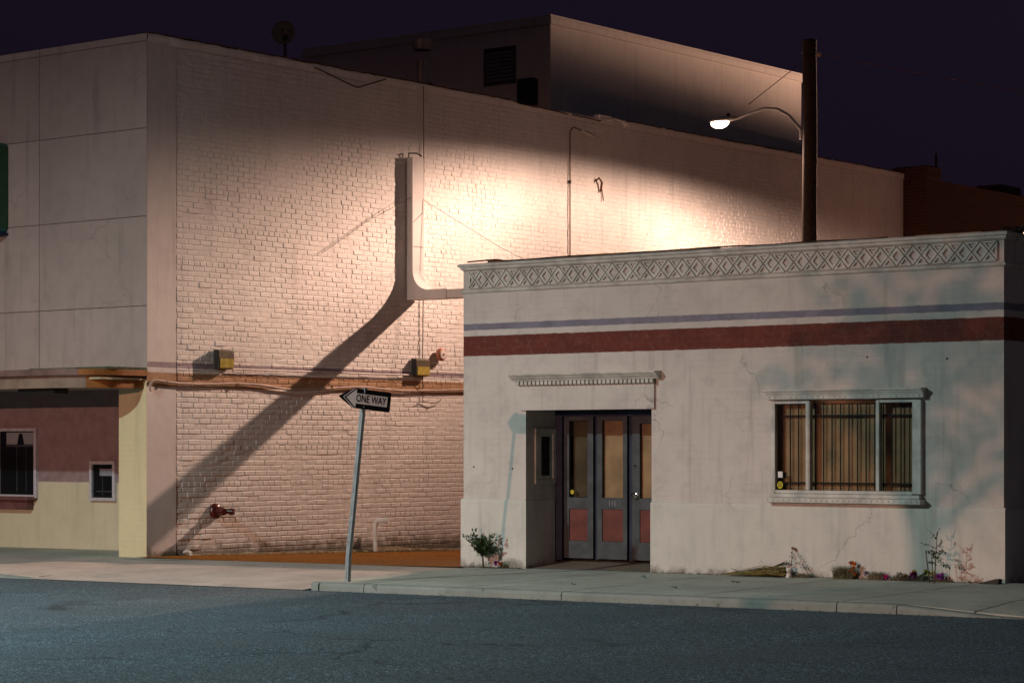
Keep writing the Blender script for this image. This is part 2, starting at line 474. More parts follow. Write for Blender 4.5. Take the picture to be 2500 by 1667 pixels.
# rounded nose of the kerb where it meets the alley mouth, running back beside the driveway
mb = MB(); path = [(-19.776, YK)] + [(-19.776 - .27 * math.sin(a), YK + .27 - .27 * math.cos(a)) for a in lin(.2, math.pi / 2, 6)] + [(-20.05, 22.3), (-20.06, 23.3), (-20.06, 24.4)]
outer = path; vs_ = []; n = len(outer)
for i, (x, y) in enumerate(outer):
    t = tz(x) - .053 + .013 * (y - YK) - (0 if i < 3 else 0)
    ix, iy = (min(-19.77, x + .16) if i > 0 else x), (y + .165 if i < 2 else max(y, YK + .165))
    if i >= 2: ix = -19.77 if i < 4 else -19.9
    vs_ += [(x, y, tz(x) - .3), (x, y, t - .03), (x + .012, y + .01, t - .006), (ix, iy, t + .002)]
fs = []
for i in range(n - 1):
    for k in range(3): fs.append((i * 4 + k, i * 4 + k + 1, (i + 1) * 4 + k + 1, (i + 1) * 4 + k))
mb.add(vs_, fs); mk('kerb_nose', mb, m_kerb, kb, smooth=True, angle=50)

# left sidewalk under the theatre canopy
lw = thing('left_sidewalk', (-30, 23, 0), '', None); del lw['label']; structure(lw); lw.name = 'pavement'
lx = [-40.0, -37.6, -35.2, -32.8, -30.4, -28.0, XW]
for i in range(len(lx) - 1):
    a, b = lx[i] + .006, lx[i + 1] - .006
    for (y0, y1) in ((YK + .16, 24.3), (24.312, 26.55)):
        if i == len(lx) - 2 and y0 < 24: b2 = -25.11
        else: b2 = b
        mb = MB(); vs_ = []
        for (x, y) in ((a, y0), (b2, y0), (b2, y1), (a, y1)):
            z = tz(x) - .012 - .012 * max(0, YF - y)
            if y < 22 and x > -26.6: z -= .075
            vs_.append((x, y, z))
        mb.add(vs_ + [(v[0], v[1], v[2] - .1) for v in vs_], [(0, 1, 2, 3), (0, 4, 5, 1), (1, 5, 6, 2), (2, 6, 7, 3), (3, 7, 4, 0)])
        mk('slab', mb, m_walk if y0 > 24 else m_apron, lw)
mb = MB(); vs_ = []
st = lin(-40, -25.1, 12)
for x in st:
    d = 0 if x < -27.2 else (x + 27.2) / 2.1 * .095
    vs_ += [(x, p[0], p[1]) for p in kerb_section(x, d)]
fs = []
for q in range(12):
    for k in range(6): fs.append((q * 6 + k, (q + 1) * 6 + k, (q + 1) * 6 + (k + 1) % 6, q * 6 + (k + 1) % 6))
mb.add(vs_, fs); mk('kerb_stone', mb, m_kerb, lw)

# grit and dead leaves gathered along the foot of the long wall
mb = MB()
r2 = random.Random(3)
for i in range(900):
    y = 25.2 + r2.random() ** .8 * 8.5; x = XW + .02 + abs(r2.gauss(0, .09)) + (.10 if 29.4 < y < 31.6 else 0) * r2.random() * 2
    z = alley_z(x, y) - .004; s_ = r2.uniform(.006, .03)
    h_ = s_ * r2.uniform(.2, .8) + (.05 * max(0, 1 - abs(y - 30.4) / 1.2) * max(0, 1 - (x - XW) / .4))
    a = r2.random() * 6.3; ca, sa = math.cos(a) * s_, math.sin(a) * s_
    mb.add([(x + ca, y + sa, z), (x - sa, y + ca, z), (x - ca, y - sa, z), (x + sa, y - ca, z), (x, y, z + h_)], [(0, 1, 4), (1, 2, 4), (2, 3, 4), (3, 0, 4)])
o = mk('wall_foot_dirt', mb, plain('rotting leaves', (.09, .065, .03), .95, .5, 30)); stuff(o); o['label'] = 'dark dirt and dead leaves along the alley wall foot'
# low ridge of silt against the wall
mb = MB(); vs_ = []; ys = lin(25.3, 33.5, 60)
for y in ys:
    w_ = .10 + .16 * mnoise.noise(Vector((0, y * .9, 1.3))) + .16 * math.exp(-((y - 30.3) / .9) ** 2); w_ = max(.03, w_)
    hh = .03 + .02 * mnoise.noise(Vector((4, y * 2.1, 0))) + .05 * math.exp(-((y - 30.3) / .8) ** 2)
    z = alley_z(XW, y)
    vs_ += [(XW, y, z + hh), (XW + w_ * .5, y, z + hh * .8), (XW + w_, y, z - .01)]
fs = [(i * 3 + k, (i + 1) * 3 + k, (i + 1) * 3 + k + 1, i * 3 + k + 1) for i in range(60) for k in range(2)]
mb.add(vs_, [f[::-1] for f in fs])
o = mk('silt', mb, plain('silt', (.20, .15, .09), .95, .6, 9, bump=.6, bscale=30), smooth=True); stuff(o); o['label'] = 'pale silt bank at the foot of the alley wall'

# ------------------------------------------------------------------ theatre building (left): stucco front, long painted brick side wall
STR_W = [(2.80, 2.885, (.33, .27, .30)), (2.512, 2.725, (.42, .25, .14))]
m_bw = wall_paint('painted brick', (.745, .71, .675), STR_W, .5, .32, None, .24, (-.12, .20), (33.0,))
m_pil = wall_paint('stucco strip', (.68, .635, .61), STR_W, .5, .5, None, .14, (-.10, .12))
m_mort = wall_paint('painted mortar', (.70, .665, .63), STR_W, .5, .3, None, .35, (-.12, .25), (33.0,))
m_stucco = wall_paint('front stucco', (.47, .40, .38), (), .7, .6, None, .16, crack=.6, vary=.22)
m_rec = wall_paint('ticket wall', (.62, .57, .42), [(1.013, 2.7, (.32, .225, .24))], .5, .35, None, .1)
m_yel = wall_paint('cream pier', (.66, .57, .36), (), .35, .3, .3, .15)
m_core = plain('roof felt', (.07, .07, .075), .9, .3, 3)
m_steel = plain('brushed steel', (.62, .60, .66), .4, .15, 12, metal=.25)
m_dark = plain('black void', (.012, .012, .014), .6, .2, 4)

th_ = thing('theater_building', (-30, 30, 0), 'tall white building with long painted brick wall and stucco street front', 'building')
mb = MB()
mb.box(-45, XW - .20, YF + .22, 48.0, 2.9, ZW - .12)                      # roof slab and body behind the skins
mb.box(-45, XW - .20, 26.62, 48.0, -.3, 2.9, skip='t')
mk('wall', mb, m_core, th_)
# long side wall: painted mortar face, then bricks
bwall = mk('brick_wall', MB().box(XW - .20, XW - .013, YF + .62, 48.05, -.45, ZW - .02), m_mort, th_)
COURSE, BL = .081, .243
pilY = YF + .62
def brick_geo(l, h, r_, dpt):
    c = .012
    j = lambda k: r_.uniform(-k, k)
    x = [.0090 + dpt + j(.0022) for _ in range(4)]
    y0, y1, z0, z1 = -l / 2, l / 2, -h / 2, h / 2
    back = [(-.004, y0, z0), (-.004, y1, z0), (-.004, y1, z1), (-.004, y0, z1)]
    edge = [(.0034 + dpt, y0 + j(.002), z0 + j(.0015)), (.0034 + dpt, y1 + j(.002), z0 + j(.0015)), (.0034 + dpt, y1 + j(.002), z1 + j(.0015)), (.0034 + dpt, y0 + j(.002), z1 + j(.0015))]
    fr = [(x[0], y0 + c, z0 + c), (x[1], y1 - c, z0 + c), (x[2], y1 - c, z1 - c), (x[3], y0 + c, z1 - c)]
    f = [(8, 9, 10, 11)]
    for a in range(4):
        b = (a + 1) % 4
        f += [(a, b, 4 + b, 4 + a), (4 + a, 4 + b, 8 + b, 8 + a)]
    return back + edge + fr, f
rb = random.Random(11)
specs = []
nrow = int((ZW - .10 + .40) / COURSE)
for row in range(nrow):
    z = -.40 + (row + .5) * COURSE
    y = pilY - (.0 if row % 2 else BL * .5) + rb.uniform(-.02, .02)
    header = (row % 7 == 3)
    L = BL * .52 if header else BL
    while y < 48.0:
        l = L + rb.uniform(-.008, .008)
        a, b = max(y, pilY), min(y + l, 48.05)
        if b - a > .04: specs.append((a, b, z + rb.uniform(-.0025, .0025)))
        y += l
base = XW - .013
def dep(y, z):
    return -.0034 + .0062 * mnoise.noise(Vector((y * .6, z * .8, 3.1))) + .003 * mnoise.noise(Vector((y * 2.1, z * 2.6, 8.0))) + rb.gauss(0, .0018)
def near(sp):
    y = sp[0]; z = sp[2]
    if z < -.05 or z > 7.6: return 1e9
    return math.hypot(XW, y) + abs(z - 1.6) * .04
order = sorted(range(len(specs)), key=lambda i: near(specs[i]))
single = set(order[:300])
variants = []
for k in range(12):
    v, f = brick_geo(BL - .006, COURSE - .004, rb, rb.gauss(-.003, .0022))
    me = bpy.data.meshes.new('brick'); me.from_pydata(v, [], f); me.update(); me.materials.append(m_bw); variants.append(me)
shorts = {}
mass = MB()
for i, (a, b, z) in enumerate(specs):
    l = b - a
    if i in single:
        if abs(l - BL) < .02: me = rb.choice(variants)
        else:
            key = round(l, 2)
            if key not in shorts:
                v, f = brick_geo(key - .006, COURSE - .004, rb, rb.gauss(-.003, .0022))
                me = bpy.data.meshes.new('brick'); me.from_pydata(v, [], f); me.update(); me.materials.append(m_bw); shorts[key] = me
            me = shorts[key]
        share('brick', me, bwall, (base, (a + b) / 2, z))
    else:
        v, f = brick_geo(l - .005 - (.007 if rb.random() < .28 else 0), COURSE - .0035 - (.003 if rb.random() < .2 else 0), rb, dep(a, z))
        yc = (a + b) / 2
        mass.add([(base + p[0], yc + p[1], z + p[2]) for p in v], f)
stuff(mk('brickwork', mass, m_bw, bwall))
# smooth stucco strip at the street corner, brick toothing at its outer edge
mb = MB(); vs_ = []; zs = lin(-.35, ZW - .09, 80)
for z in zs:
    j = .006 * mnoise.noise(Vector((z * 1.7, 0, 9)))
    vs_ += [(XW + .002, YF + .002, z), (XW + .001 + j * .4, YF + .06, z), (XW - .002 + j * .5, pilY - .05, z), (XW - .001 + j * .5, pilY - .014, z), (XW - .02, pilY + .008 + j, z)]
fs = [(i * 5 + k, i * 5 + k + 1, (i + 1) * 5 + k + 1, (i + 1) * 5 + k) for i in range(80) for k in range(4)]
mb.add(vs_, fs); mk('corner_strip', mb, m_pil, th_, smooth=True)
# ragged tar coping along the wall top
mb = MB(); ys = lin(YF, 48.1, 150); vs_ = []
rc = random.Random(5)
for y in ys:
    j = rc.uniform(-.012, .012); t = ZW + rc.uniform(-.012, .014)
    if 33.6 < y < 36.3: t -= .035 + .05 * (y - 33.6) / 2.7
    vs_ += [(XW + .016 + j, y, ZW - .13), (XW + .03 + j, y, ZW - .04), (XW + .026 + j * .5, y, t), (XW - .22, y, t + .01), (XW - .24, y, ZW - .14)]
fs = [(i * 5 + k, (i + 1) * 5 + k, (i + 1) * 5 + k + 1, i * 5 + k + 1) for i in range(150) for k in range(4)]
mb.add(vs_, [f[::-1] for f in fs]); mk('coping', mb, m_bw, th_)
mb = MB(); vs_ = []
for y in ys:
    j = rc.uniform(-.01, .012); t = ZW + .006 + rc.uniform(-.006, .012)
    if 33.6 < y < 36.3: t -= .035 + .05 * (y - 33.6) / 2.7
    vs_ += [(XW + .038 + j, y, t - .012), (XW + .036 + j, y, t + .012), (XW - .25, y, t + .016), (XW - .25, y, t - .03)]
fs = [(i * 4 + k, (i + 1) * 4 + k, (i + 1) * 4 + k + 1, i * 4 + k + 1) for i in range(150) for k in range(3)]
mb.add(vs_, [f[::-1] for f in fs]); mk('roof_edge', mb, plain('rusty tar', (.10, .055, .03), .85, .5, 8), th_)
# white fixture stub block on the parapet
mk('parapet_block', MB().cbox(XW - .1, XW + .05, 36.2, 36.62, ZW - .06, ZW + .05, .015), m_bw, th_)

# street front: stucco panels with open joints
jx = [XW + .004, -28.865, -31.31, -33.75, -36.2, -38.6]
jz = [2.735, 3.725, 5.078, 6.407, 7.722, ZW + .005]
mb = MB().box(-45, XW - .014, YF + .012, YF + .215, 2.60, ZW - .02); mk('front_wall', mb, plain('joint shadow', (.17, .155, .145), .9, .3, 5), th_)
for i in range(len(jx) - 1):
    for k in range(len(jz) - 1):
        g_ = .0055; j = rnd.uniform(-.002, .002)
        top = jz[k + 1] - (g_ if k < 4 else 0)
        mb = MB().cbox(jx[i + 1] + g_, jx[i] - (g_ if i else 0), YF + j, YF + .011, jz[k] + g_, top, .003)
        mk('panel', mb, m_stucco, th_)
# pier and recessed ticket wall
mk('pier', MB().box(-27.03, XW - .014, YF - .004, YF + .60, -.3, 2.60).box(XW - .0135, XW + .003, YF - .004, YF + .001, -.3, 2.60), m_yel, th_)
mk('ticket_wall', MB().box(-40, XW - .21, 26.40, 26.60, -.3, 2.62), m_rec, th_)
mk('pier_return', MB().box(XW - .20, XW - .016, YF + .602, 26.62, -.45, 2.6), m_mort, th_)
mk('soffit', MB().box(-40, XW - .02, 23.75, 26.6, 2.60, 2.63), plain('soffit paint', (.42, .38, .26), .8, .3, 2), th_)
# ticket windows
def ticket(x0, x1, z0, z1, sill):
    fr = MB(); w_ = .055; y0, y1 = 26.33, 26.42
    fr.cbox(x0, x1, y0, y1, z1 - w_, z1); fr.cbox(x0, x1, y0, y1, z0, z0 + w_)
    fr.cbox(x0, x0 + w_, y0 + .002, y1, z0 + w_, z1 - w_); fr.cbox(x1 - w_, x1, y0 + .002, y1, z0 + w_, z1 - w_)
    o = mk('ticket_window', fr, m_steel, th_)
    mk('recess', MB().box(x0 + w_, x1 - w_, 26.385, 26.397, z0 + w_, z1 - w_), m_dark, o)
    mk('pane', MB().sheet_y(x0 + w_, x1 - w_, 26.362, z0 + w_, z1 - w_), glass('booth glass', (.8, .84, .86), .06), o)
    return o
o = ticket(-31.93, -30.91, .735, 1.915, True)
mk('inner_frame', MB().box(-31.70, -30.99, 26.368, 26.384, 1.60, 1.63).box(-31.44, -31.425, 26.37, 26.384, .84, 1.6).box(-31.2, -31.19, 26.37, 26.384, .84, 1.6), plain('dull aluminium', (.30, .31, .32), .4, .2, 9, metal=.7), o)
mk('screen', MB().box(-31.70, -30.98, 26.372, 26.383, 1.64, 1.84), plain('frosted light panel', (.62, .64, .66), .5, .1, 3), o)
mk('lamp_hood', MB().prism([(-31.42, 1.64), (-31.24, 1.64), (-31.29, 1.82), (-31.37, 1.82)], 'y', 26.367, 26.371), m_dark, o)
mk('counter', MB().cbox(-32.0, -30.93, 26.15, 26.40, .70, .76, .01), plain('counter laminate', (.16, .07, .07), .5, .3, 5), o)
mk('counter_apron', MB().box(-31.9, -31.03, 26.24, 26.395, .55, .698), plain('counter laminate', (.16, .07, .07)), o)
o = ticket(-29.58, -28.97, .71, 1.365, False)
mk('tray', MB().cbox(-29.36, -29.02, 26.368, 26.384, 1.12, 1.24, .004), m_steel, o)
mk('inner_frame', MB().box(-29.30, -29.29, 26.37, 26.384, .8, 1.1).box(-29.44, -29.03, 26.37, 26.384, .86, .875), plain('dull aluminium', (.30, .31, .32)), o)
# canopy over the street front
can = MB()
def ring(x1, yf, zb, zt, rad):
    p = [(-42, YF - .002), (-42, yf)]
    for a in lin(0, math.pi / 2, 16): p.append((x1 - rad + rad * math.sin(a), yf + rad - rad * math.cos(a)))
    p.append((x1, YF - .002))
    return p
mk('canopy', MB().prism(ring(XW + .02, 23.44, 0, 0, .80), 'z', 2.66, 2.755), plain('canopy fascia paint', (.20, .12, .11), .6, .35, 3), th_)
c2 = mk('canopy_band', MB().prism(ring(XW - .06, 23.53, 0, 0, .72), 'z', 2.475, 2.66), plain('canopy band paint', (.25, .18, .14), .65, .3, 2.5), th_)
def end_skin(x1, yf, rad, z0, z1, a0):
    pts = [(x1 + .004 - rad + rad * math.sin(a), yf - .003 + rad - rad * math.cos(a)) for a in lin(a0, math.pi / 2, 10)] + [(x1 + .004, YF - .006)]
    n = len(pts); m_ = MB()
    return m_.add([(p[0], p[1], z0) for p in pts] + [(p[0], p[1], z1) for p in pts], [(i, i + 1, n + i + 1, n + i) for i in range(n - 1)])
e1 = end_skin(XW + .02, 23.44, .80, 2.664, 2.752, .62); e2 = end_skin(XW - .06, 23.53, .72, 2.478, 2.656, .75)
mk('canopy_end_lamplight', MB().add(e1.v, e1.f).add(e2.v, e2.f), plain('orange lamplight paint', (.27, .10, .022), .6, .25, 4), th_)  # orange lamplight on the curved end, painted on as a thin skin
mk('canopy_light', MB().cbox(-28.15, -27.35, 23.63, 23.95, 2.395, 2.474, .01), m_dark, th_)
mk('moss', MB().box(-28.2, XW + .01, 23.9, YF - .004, 2.757, 2.79), plain('green algae', (.08, .10, .06), .95, .6, 14), th_)
# blade sign box at the left edge
bs = thing('blade_sign', (-30.0, 24.2, 5.0), 'narrow dark teal blade sign box on the stucco front at left edge', 'sign')
mk('box', MB().cbox(-30.2, -29.62, 24.30, YF - .004, 5.0, 6.42, .03), plain('teal sign paint', (.05, .19, .21), .4, .3, 6), bs)
mk('trim', MB().box(-29.615, -29.60, 24.34, YF - .02, 5.06, 6.38), plain('green sign edge', (.03, .10, .045), .4, .2, 6), bs)
mk('cap', MB().cbox(-30.22, -29.6, 24.28, YF - .003, 4.955, 4.998, .006), plain('dark blue trim', (.02, .02, .07), .5, .2, 5), bs)

# ------------------------------------------------------------------ rooftop block behind the long wall
m_pent = wall_paint('rooftop stucco', (.56, .53, .50), (), .5, .35, None, .1)
pb = thing('rooftop_block', (-34, 45, 7.7), 'large pale rooftop block with flat trim rising behind the brick wall', 'building')
PX, PY = -31.0, 40.746
mk('wall', MB().box(-38.25, PX, PY, 51.12, 7.6, 10.72), m_pent, pb)
mk('parapet_trim', MB().box(-38.31, PX + .06, PY - .06, 51.18, 10.721, 10.87).box(-38.28, PX + .03, PY - .03, 51.15, 10.871, 10.93), m_pent, pb)
lv = mk('louvre', MB().box(-32.83, -31.95, PY - .035, PY - .003, 9.54, 9.60).box(-32.83, -31.95, PY - .035, PY - .003, 10.30, 10.36).box(-32.83, -32.78, PY - .035, PY - .003, 9.601, 10.299).box(-32.0, -31.95, PY - .035, PY - .003, 9.601, 10.299), plain('dark louvre metal', (.06, .06, .065), .6, .3, 5), pb)
mk('louvre_back', MB().box(-32.78, -32.0, PY - .006, PY - .002, 9.60, 10.30), m_dark, lv)
slat = MB().add([(-.39, -.045, -.02), (.39, -.045, -.02), (.39, 0, .045), (-.39, 0, .045), (-.39, -.045, -.028), (.39, -.045, -.028)], [(0, 1, 2, 3), (4, 5, 1, 0)])
sm = bpy.data.meshes.new('slat'); sm.from_pydata(slat.v, [], slat.f); sm.materials.append(plain('louvre slat metal', (.20, .20, .21), .6, .2, 5))
for k in range(8): share('slat', sm, lv, (-32.39, PY - .004, 9.64 + k * .085))
mk('meter_box', MB().cbox(-31.76, -31.34, PY - .22, PY - .003, 9.0, 9.58, .01), plain('dark blue box paint', (.02, .022, .04), .5, .2, 5), pb)

# ------------------------------------------------------------------ dark red brick building at the far right
m_red = None
g = G('dark red brick'); p = g.pos(); so = g.sep(p)
bt = g.n.new('ShaderNodeTexBrick'); v = g.n.new('ShaderNodeCombineXYZ'); g.l.new(g.math('ADD', so[0], so[1]), v.inputs[0]); g.l.new(so[2], v.inputs[1]); g.l.new(v.outputs[0], bt.inputs['Vector'])
bt.inputs['Scale'].default_value = 1; bt.inputs['Brick Width'].default_value = .24; bt.inputs['Row Height'].default_value = .08; bt.inputs['Mortar Size'].default_value = .007
bt.inputs['Color1'].default_value = (.060, .017, .011, 1); bt.inputs['Color2'].default_value = (.042, .013, .009, 1); bt.inputs['Mortar'].default_value = (.08, .05, .033, 1)
m_red = g.out(bt.outputs[0], .85, g.bump(g.math('SUBTRACT', 1.0, bt.outputs['Fac']), .5, .01))
rb_ = thing('brick_building', (-29, 60, 0), 'dark red brick building beyond the end of the white wall', 'building')
XR = -26.05
mb = MB()
for (a, b, c_, d) in rect_holes(48.12, 75, -.5, 7.62, [(48.95, 51.7, 4.0, 5.9), (52.35, 53.0, 4.9, 6.05), (55.0, 55.6, 4.9, 5.85)]):
    mb.add([(XR, a, c_), (XR, b, c_), (XR, b, d), (XR, a, d)], [(0, 1, 2, 3)])
mb.add([(-40, 48.12, -.5), (XR, 48.12, -.5), (XR, 48.12, 7.62), (-40, 48.12, 7.62)], [(0, 1, 2, 3)])
mb.add([(-40, 48.12, 7.62), (XR, 48.12, 7.62), (XR, 75, 7.62), (-40, 75, 7.62)], [(0, 1, 2, 3)])
mk('wall', mb, m_red, rb_)
mk('opening', MB().box(XR - .3, XR - .25, 48.9, 51.8, 3.9, 6.0).box(XR - .3, XR - .25, 52.3, 53.1, 4.8, 6.1).box(XR - .3, XR - .25, 54.9, 55.7, 4.8, 5.9), m_dark, rb_)
mk('lintel', MB().box(XR - .2, XR + .015, 48.9, 51.8, 5.55, 5.95), plain('ochre lintel', (.17, .105, .05), .8, .3, 3), rb_)
mk('pier', MB().box(XR - .6, XR + .18, 48.08, 48.62, -.4, 7.70), m_red, rb_)
mk('pier_cap', MB().cbox(XR - .66, XR + .25, 48.02, 48.70, 7.701, 7.98, .03), m_red, rb_)
mk('cornice', MB().box(XR - .3, XR + .05, 48.71, 75, 7.625, 7.72), m_red, rb_)
mk('added_shadow_block', MB().box(-40, XR + .04, 73.6, 74.9, 7.63, 8.42), m_red, rb_)  # unseen wall added to cast the far lamp's shadow on the rooftop block
mk('chimney', MB().cbox(XR - 1.2, XR - .5, 53.2, 54.3, 7.63, 8.05, .03), m_red, rb_)
mk('roof_vent', MB().lathe([(0, .09), (.22, .09), (.22, .17), (.28, .17), (.33, .02)], (XR - .6, 55.9, 7.63), (0, 0, 1), 10), m_dark, rb_)
o = mk('antenna_mast', MB().tube([(XR - .8, 50.4, 7.60), (XR - .8, 50.4, 8.55)], .035, 6), m_dark); tag(o, 'thin black mast on the roof of the dark brick building', 'mast')
o = mk('roof_hatch', MB().cbox(-28.4, -27.2, 45.6, 46.6, ZW - .1, ZW + .22, .02), m_dark); tag(o, 'low dark hatch on the white wall roof right of the pole', 'hatch')

# ------------------------------------------------------------------ low corner building
STR_F = [(3.160, 3.245, (.24, .225, .29)), (2.812, 3.081, (.16, .036, .026))]
m_fac = wall_paint('facade paint', (.64, .58, .545), STR_F, .85, .6, .3, .26, crack=.6)
m_plin = wall_paint('plinth paint', (.65, .62, .575), (), .75, .5, None, .18, (-.05, .12), crack=.55)
m_trim = plain('trim paint', (.60, .58, .54), .6, .25, 5, bump=.1, bscale=50)
m_roof = plain('tar roof', (.09, .085, .08), .8, .3, 1.2)
lb = thing('corner_building', (-16.26, 26, 0), 'low white building with diamond frieze and blue and red painted bands', 'building')
YB = 42.0
DX0, DX1, DZ = -19.176, -17.16, 2.08
WX0, WX1, WZ0, WZ1 = -15.335, -13.34, .96, 2.16
mb = MB()
for (a, b, c_, d) in rect_holes(XA, XB, -.3, 3.68, [(DX0, DX1, -.3, DZ), (WX0, WX1, WZ0, WZ1)]):
    mb.add([(a, YF, c_), (b, YF, c_), (b, YF, d), (a, YF, d)], [(0, 1, 2, 3)])
mb.add([(XB, YF, -.3), (XB, YB, -.3), (XB, YB, 3.68), (XB, YF, 3.68)], [(0, 1, 2, 3)])
side = MB().add([(XA, YB, -.5), (XA, YF + .002, -.5), (XA, YF + .002, 3.68), (XA, YB, 3.68)], [(0, 1, 2, 3)])
mb.add([(XB, YB, -.3), (XA, YB, -.3), (XA, YB, 3.68), (XB, YB, 3.68)], [(0, 1, 2, 3)])
# doorway reveals and window reveals
yd = 25.36
mb.add([(DX0, YF, -.3), (DX0, yd, -.3), (DX0, yd, DZ), (DX0, YF, DZ)], [(0, 3, 2, 1)])
mb.add([(DX1, YF, -.3), (DX1, 25.9, -.3), (DX1, 25.9, DZ), (DX1, YF, DZ)], [(0, 1, 2, 3)])
mb.add([(WX0, YF, WZ0), (WX0, YF + .35, WZ0), (WX0, YF + .35, WZ1), (WX0, YF, WZ1)], [(0, 3, 2, 1)])
mb.add([(WX1, YF, WZ0), (WX1, YF + .35, WZ0), (WX1, YF + .35, WZ1), (WX1, YF, WZ1)], [(0, 1, 2, 3)])
mb.add([(WX0, YF, WZ0), (WX1, YF, WZ0), (WX1, YF + .35, WZ0), (WX0, YF + .35, WZ0)], [(0, 1, 2, 3)])
wall = mk('wall', mb, m_fac, lb)
mk('side_wall', side, m_red, lb)
mk('door_ceiling', MB().box(DX0, DX1, YF + .003, 26.0, DZ, DZ + .05, skip=''), plain('entry ceiling', (.10, .07, .07), .8, .3, 4), lb)
# roof deck and parapet backs
mk('roof', MB().box(XA + .24, XB - .24, YF + .24, YB - .2, 3.30, 3.36), m_roof, lb)
mb = MB().box(XA + .002, XB - .002, YF + .12, YF + .24, 3.361, 4.0, skip='b').box(XA + .002, XA + .24, YF + .241, YB - .01, 3.361, 3.98, skip='b').box(XB - .24, XB - .002, YF + .241, YB - .01, 3.361, 3.98, skip='b')
mk('parapet', mb, m_roof, lb)
# plinth, slightly proud, softened top edge
prof = [(0, -.35), (-.028, -.35), (-.028, .872), (-.022, .892), (-.010, .902), (0, .905)]
def plinth(x0, x1):
    return MB().prism([(YF + p[0] if p[0] else YF + .05, p[1]) for p in prof], 'x', x0, x1)
mk('plinth', plinth(XA - .028, DX0), m_plin, lb)
mk('plinth', plinth(DX1, XB + .028), m_plin, lb)
mk('plinth', MB().prism([(XB - .05, -.35), (XB + .028, -.35), (XB + .028, .872), (XB + .02, .893), (XB + .008, .904), (XB - .05, .905)], 'y', YB - .5, YF + .051), m_plin, lb)
mk('plinth', MB().prism([(DX0 - .04, -.35), (DX0 + .02, -.35), (DX0 + .02, .888), (DX0 + .008, .902), (DX0 - .04, .905)], 'y', yd - .08, YF - .026), m_plin, lb)
# frieze
fz = mk('frieze', MB().box(XA + .06, XB - .03, YF - .004, YF + .119, 3.70, 3.96).box(XB - .029, XB + .004, YF - .004, YB - .6, 3.70, 3.96).box(XA + .0, XA + .059, YF - .003, YB - .6, 3.70, 3.96), m_fac, lb)
def mould(pf, x0, x1):  # moulding along the front with returns at both ends
    m_ = MB()
    n = len(pf)
    L = [(x0 - d, YF - d, z) for d, z in pf]; Rr = [(x1 + d, YF - d, z) for d, z in pf]
    Lb = [(x0 - d, YB - .5, z) for d, z in pf]; Rb = [(x1 + d, YB - .5, z) for d, z in pf]
    vs_ = Lb + L + Rr + Rb; fs = []
    for s_ in range(3):
        for k in range(n - 1): fs.append((s_ * n + k, (s_ + 1) * n + k, (s_ + 1) * n + k + 1, s_ * n + k + 1))
    m_.add(vs_, fs); return m_
mk('cornice', mould([(-.1, 3.955), (.02, 3.957), (.045, 3.975), (.05, 4.0), (.075, 4.012), (.08, 4.035), (.06, 4.05), (-.2, 4.055)], XA + .03, XB + .0), m_trim, lb)
mk('ledge', mould([(-.1, 3.655), (.012, 3.656), (.03, 3.668), (.034, 3.69), (.018, 3.703), (-.1, 3.706)], XA + .0, XB + .0), m_trim, lb)
# diamond relief: rings with a recessed field
FX0, FX1, FZ0, FZ1, NM = -20.13, -12.345, 3.712, 3.952, 36
MW = (FX1 - FX0) / NM; FH = FZ1 - FZ0
def ring_mesh(name, outer, t_in, dpt):
    n = len(outer); cxm = sum(p[0] for p in outer) / n; czm = sum(p[1] for p in outer) / n
    # inset polygon by distance t_in
    def inset(poly, t):
        out = []
        for i in range(len(poly)):
            p0, p1, p2 = Vector(poly[i - 1]), Vector(poly[i]), Vector(poly[(i + 1) % len(poly)])
            e1 = (p1 - p0).normalized(); e2 = (p2 - p1).normalized()
            n1 = Vector((-e1.y, e1.x)); n2 = Vector((-e2.y, e2.x))
            k = t / max(.2, (1 + n1.dot(n2))); out.append(tuple(p1 + (n1 + n2) * k))
        return out
    a = outer; b = inset(outer, .005); c_ = inset(outer, t_in - .003); d = inset(outer, t_in)
    vs_ = [(p[0], 0, p[1]) for p in a] + [(p[0], -dpt, p[1]) for p in b] + [(p[0], -dpt, p[1]) for p in c_] + [(p[0], .001, p[1]) for p in d]
    fs = [(s_ * n + i, s_ * n + (i + 1) % n, (s_ + 1) * n + (i + 1) % n, (s_ + 1) * n + i) for s_ in range(3) for i in range(n)]
    me = bpy.data.meshes.new(name); me.from_pydata(vs_, [], fs); me.update(); me.materials.append(m_trim); return me
hw, hh = MW / 2, FH / 2; e = .0035
dm = ring_mesh('diamond', [(0, -hh + e), (hw - e, 0), (0, hh - e), (-hw + e, 0)], .040, .026)
tu = ring_mesh('triangle', [(-hw + 2 * e, hh), (0, e), (hw - 2 * e, hh)], .026, .026)
tl = ring_mesh('triangle', [(-hw + 2 * e, -hh), (hw - 2 * e, -hh), (0, -e)], .026, .026)
zc = (FZ0 + FZ1) / 2; yfz = YF - .004
for k in range(NM):
    xc = FX0 + (k + .5) * MW
    share('triangle', tu, fz, (xc, yfz, zc)); share('triangle', tl, fz, (xc, yfz, zc))
    if k < NM - 1: share('diamond', dm, fz, (xc + MW / 2, yfz, zc))
half = ring_mesh('half_diamond', [(0, -hh + e), (hw - e, 0), (0, hh - e)], .030, .026)
share('half_diamond', half, fz, (FX0, yfz, zc))
half2 = ring_mesh('half_diamond', [(0, hh - e), (-hw + e, 0), (0, -hh + e)], .030, .026)
share('half_diamond', half2, fz, (FX1, yfz, zc))

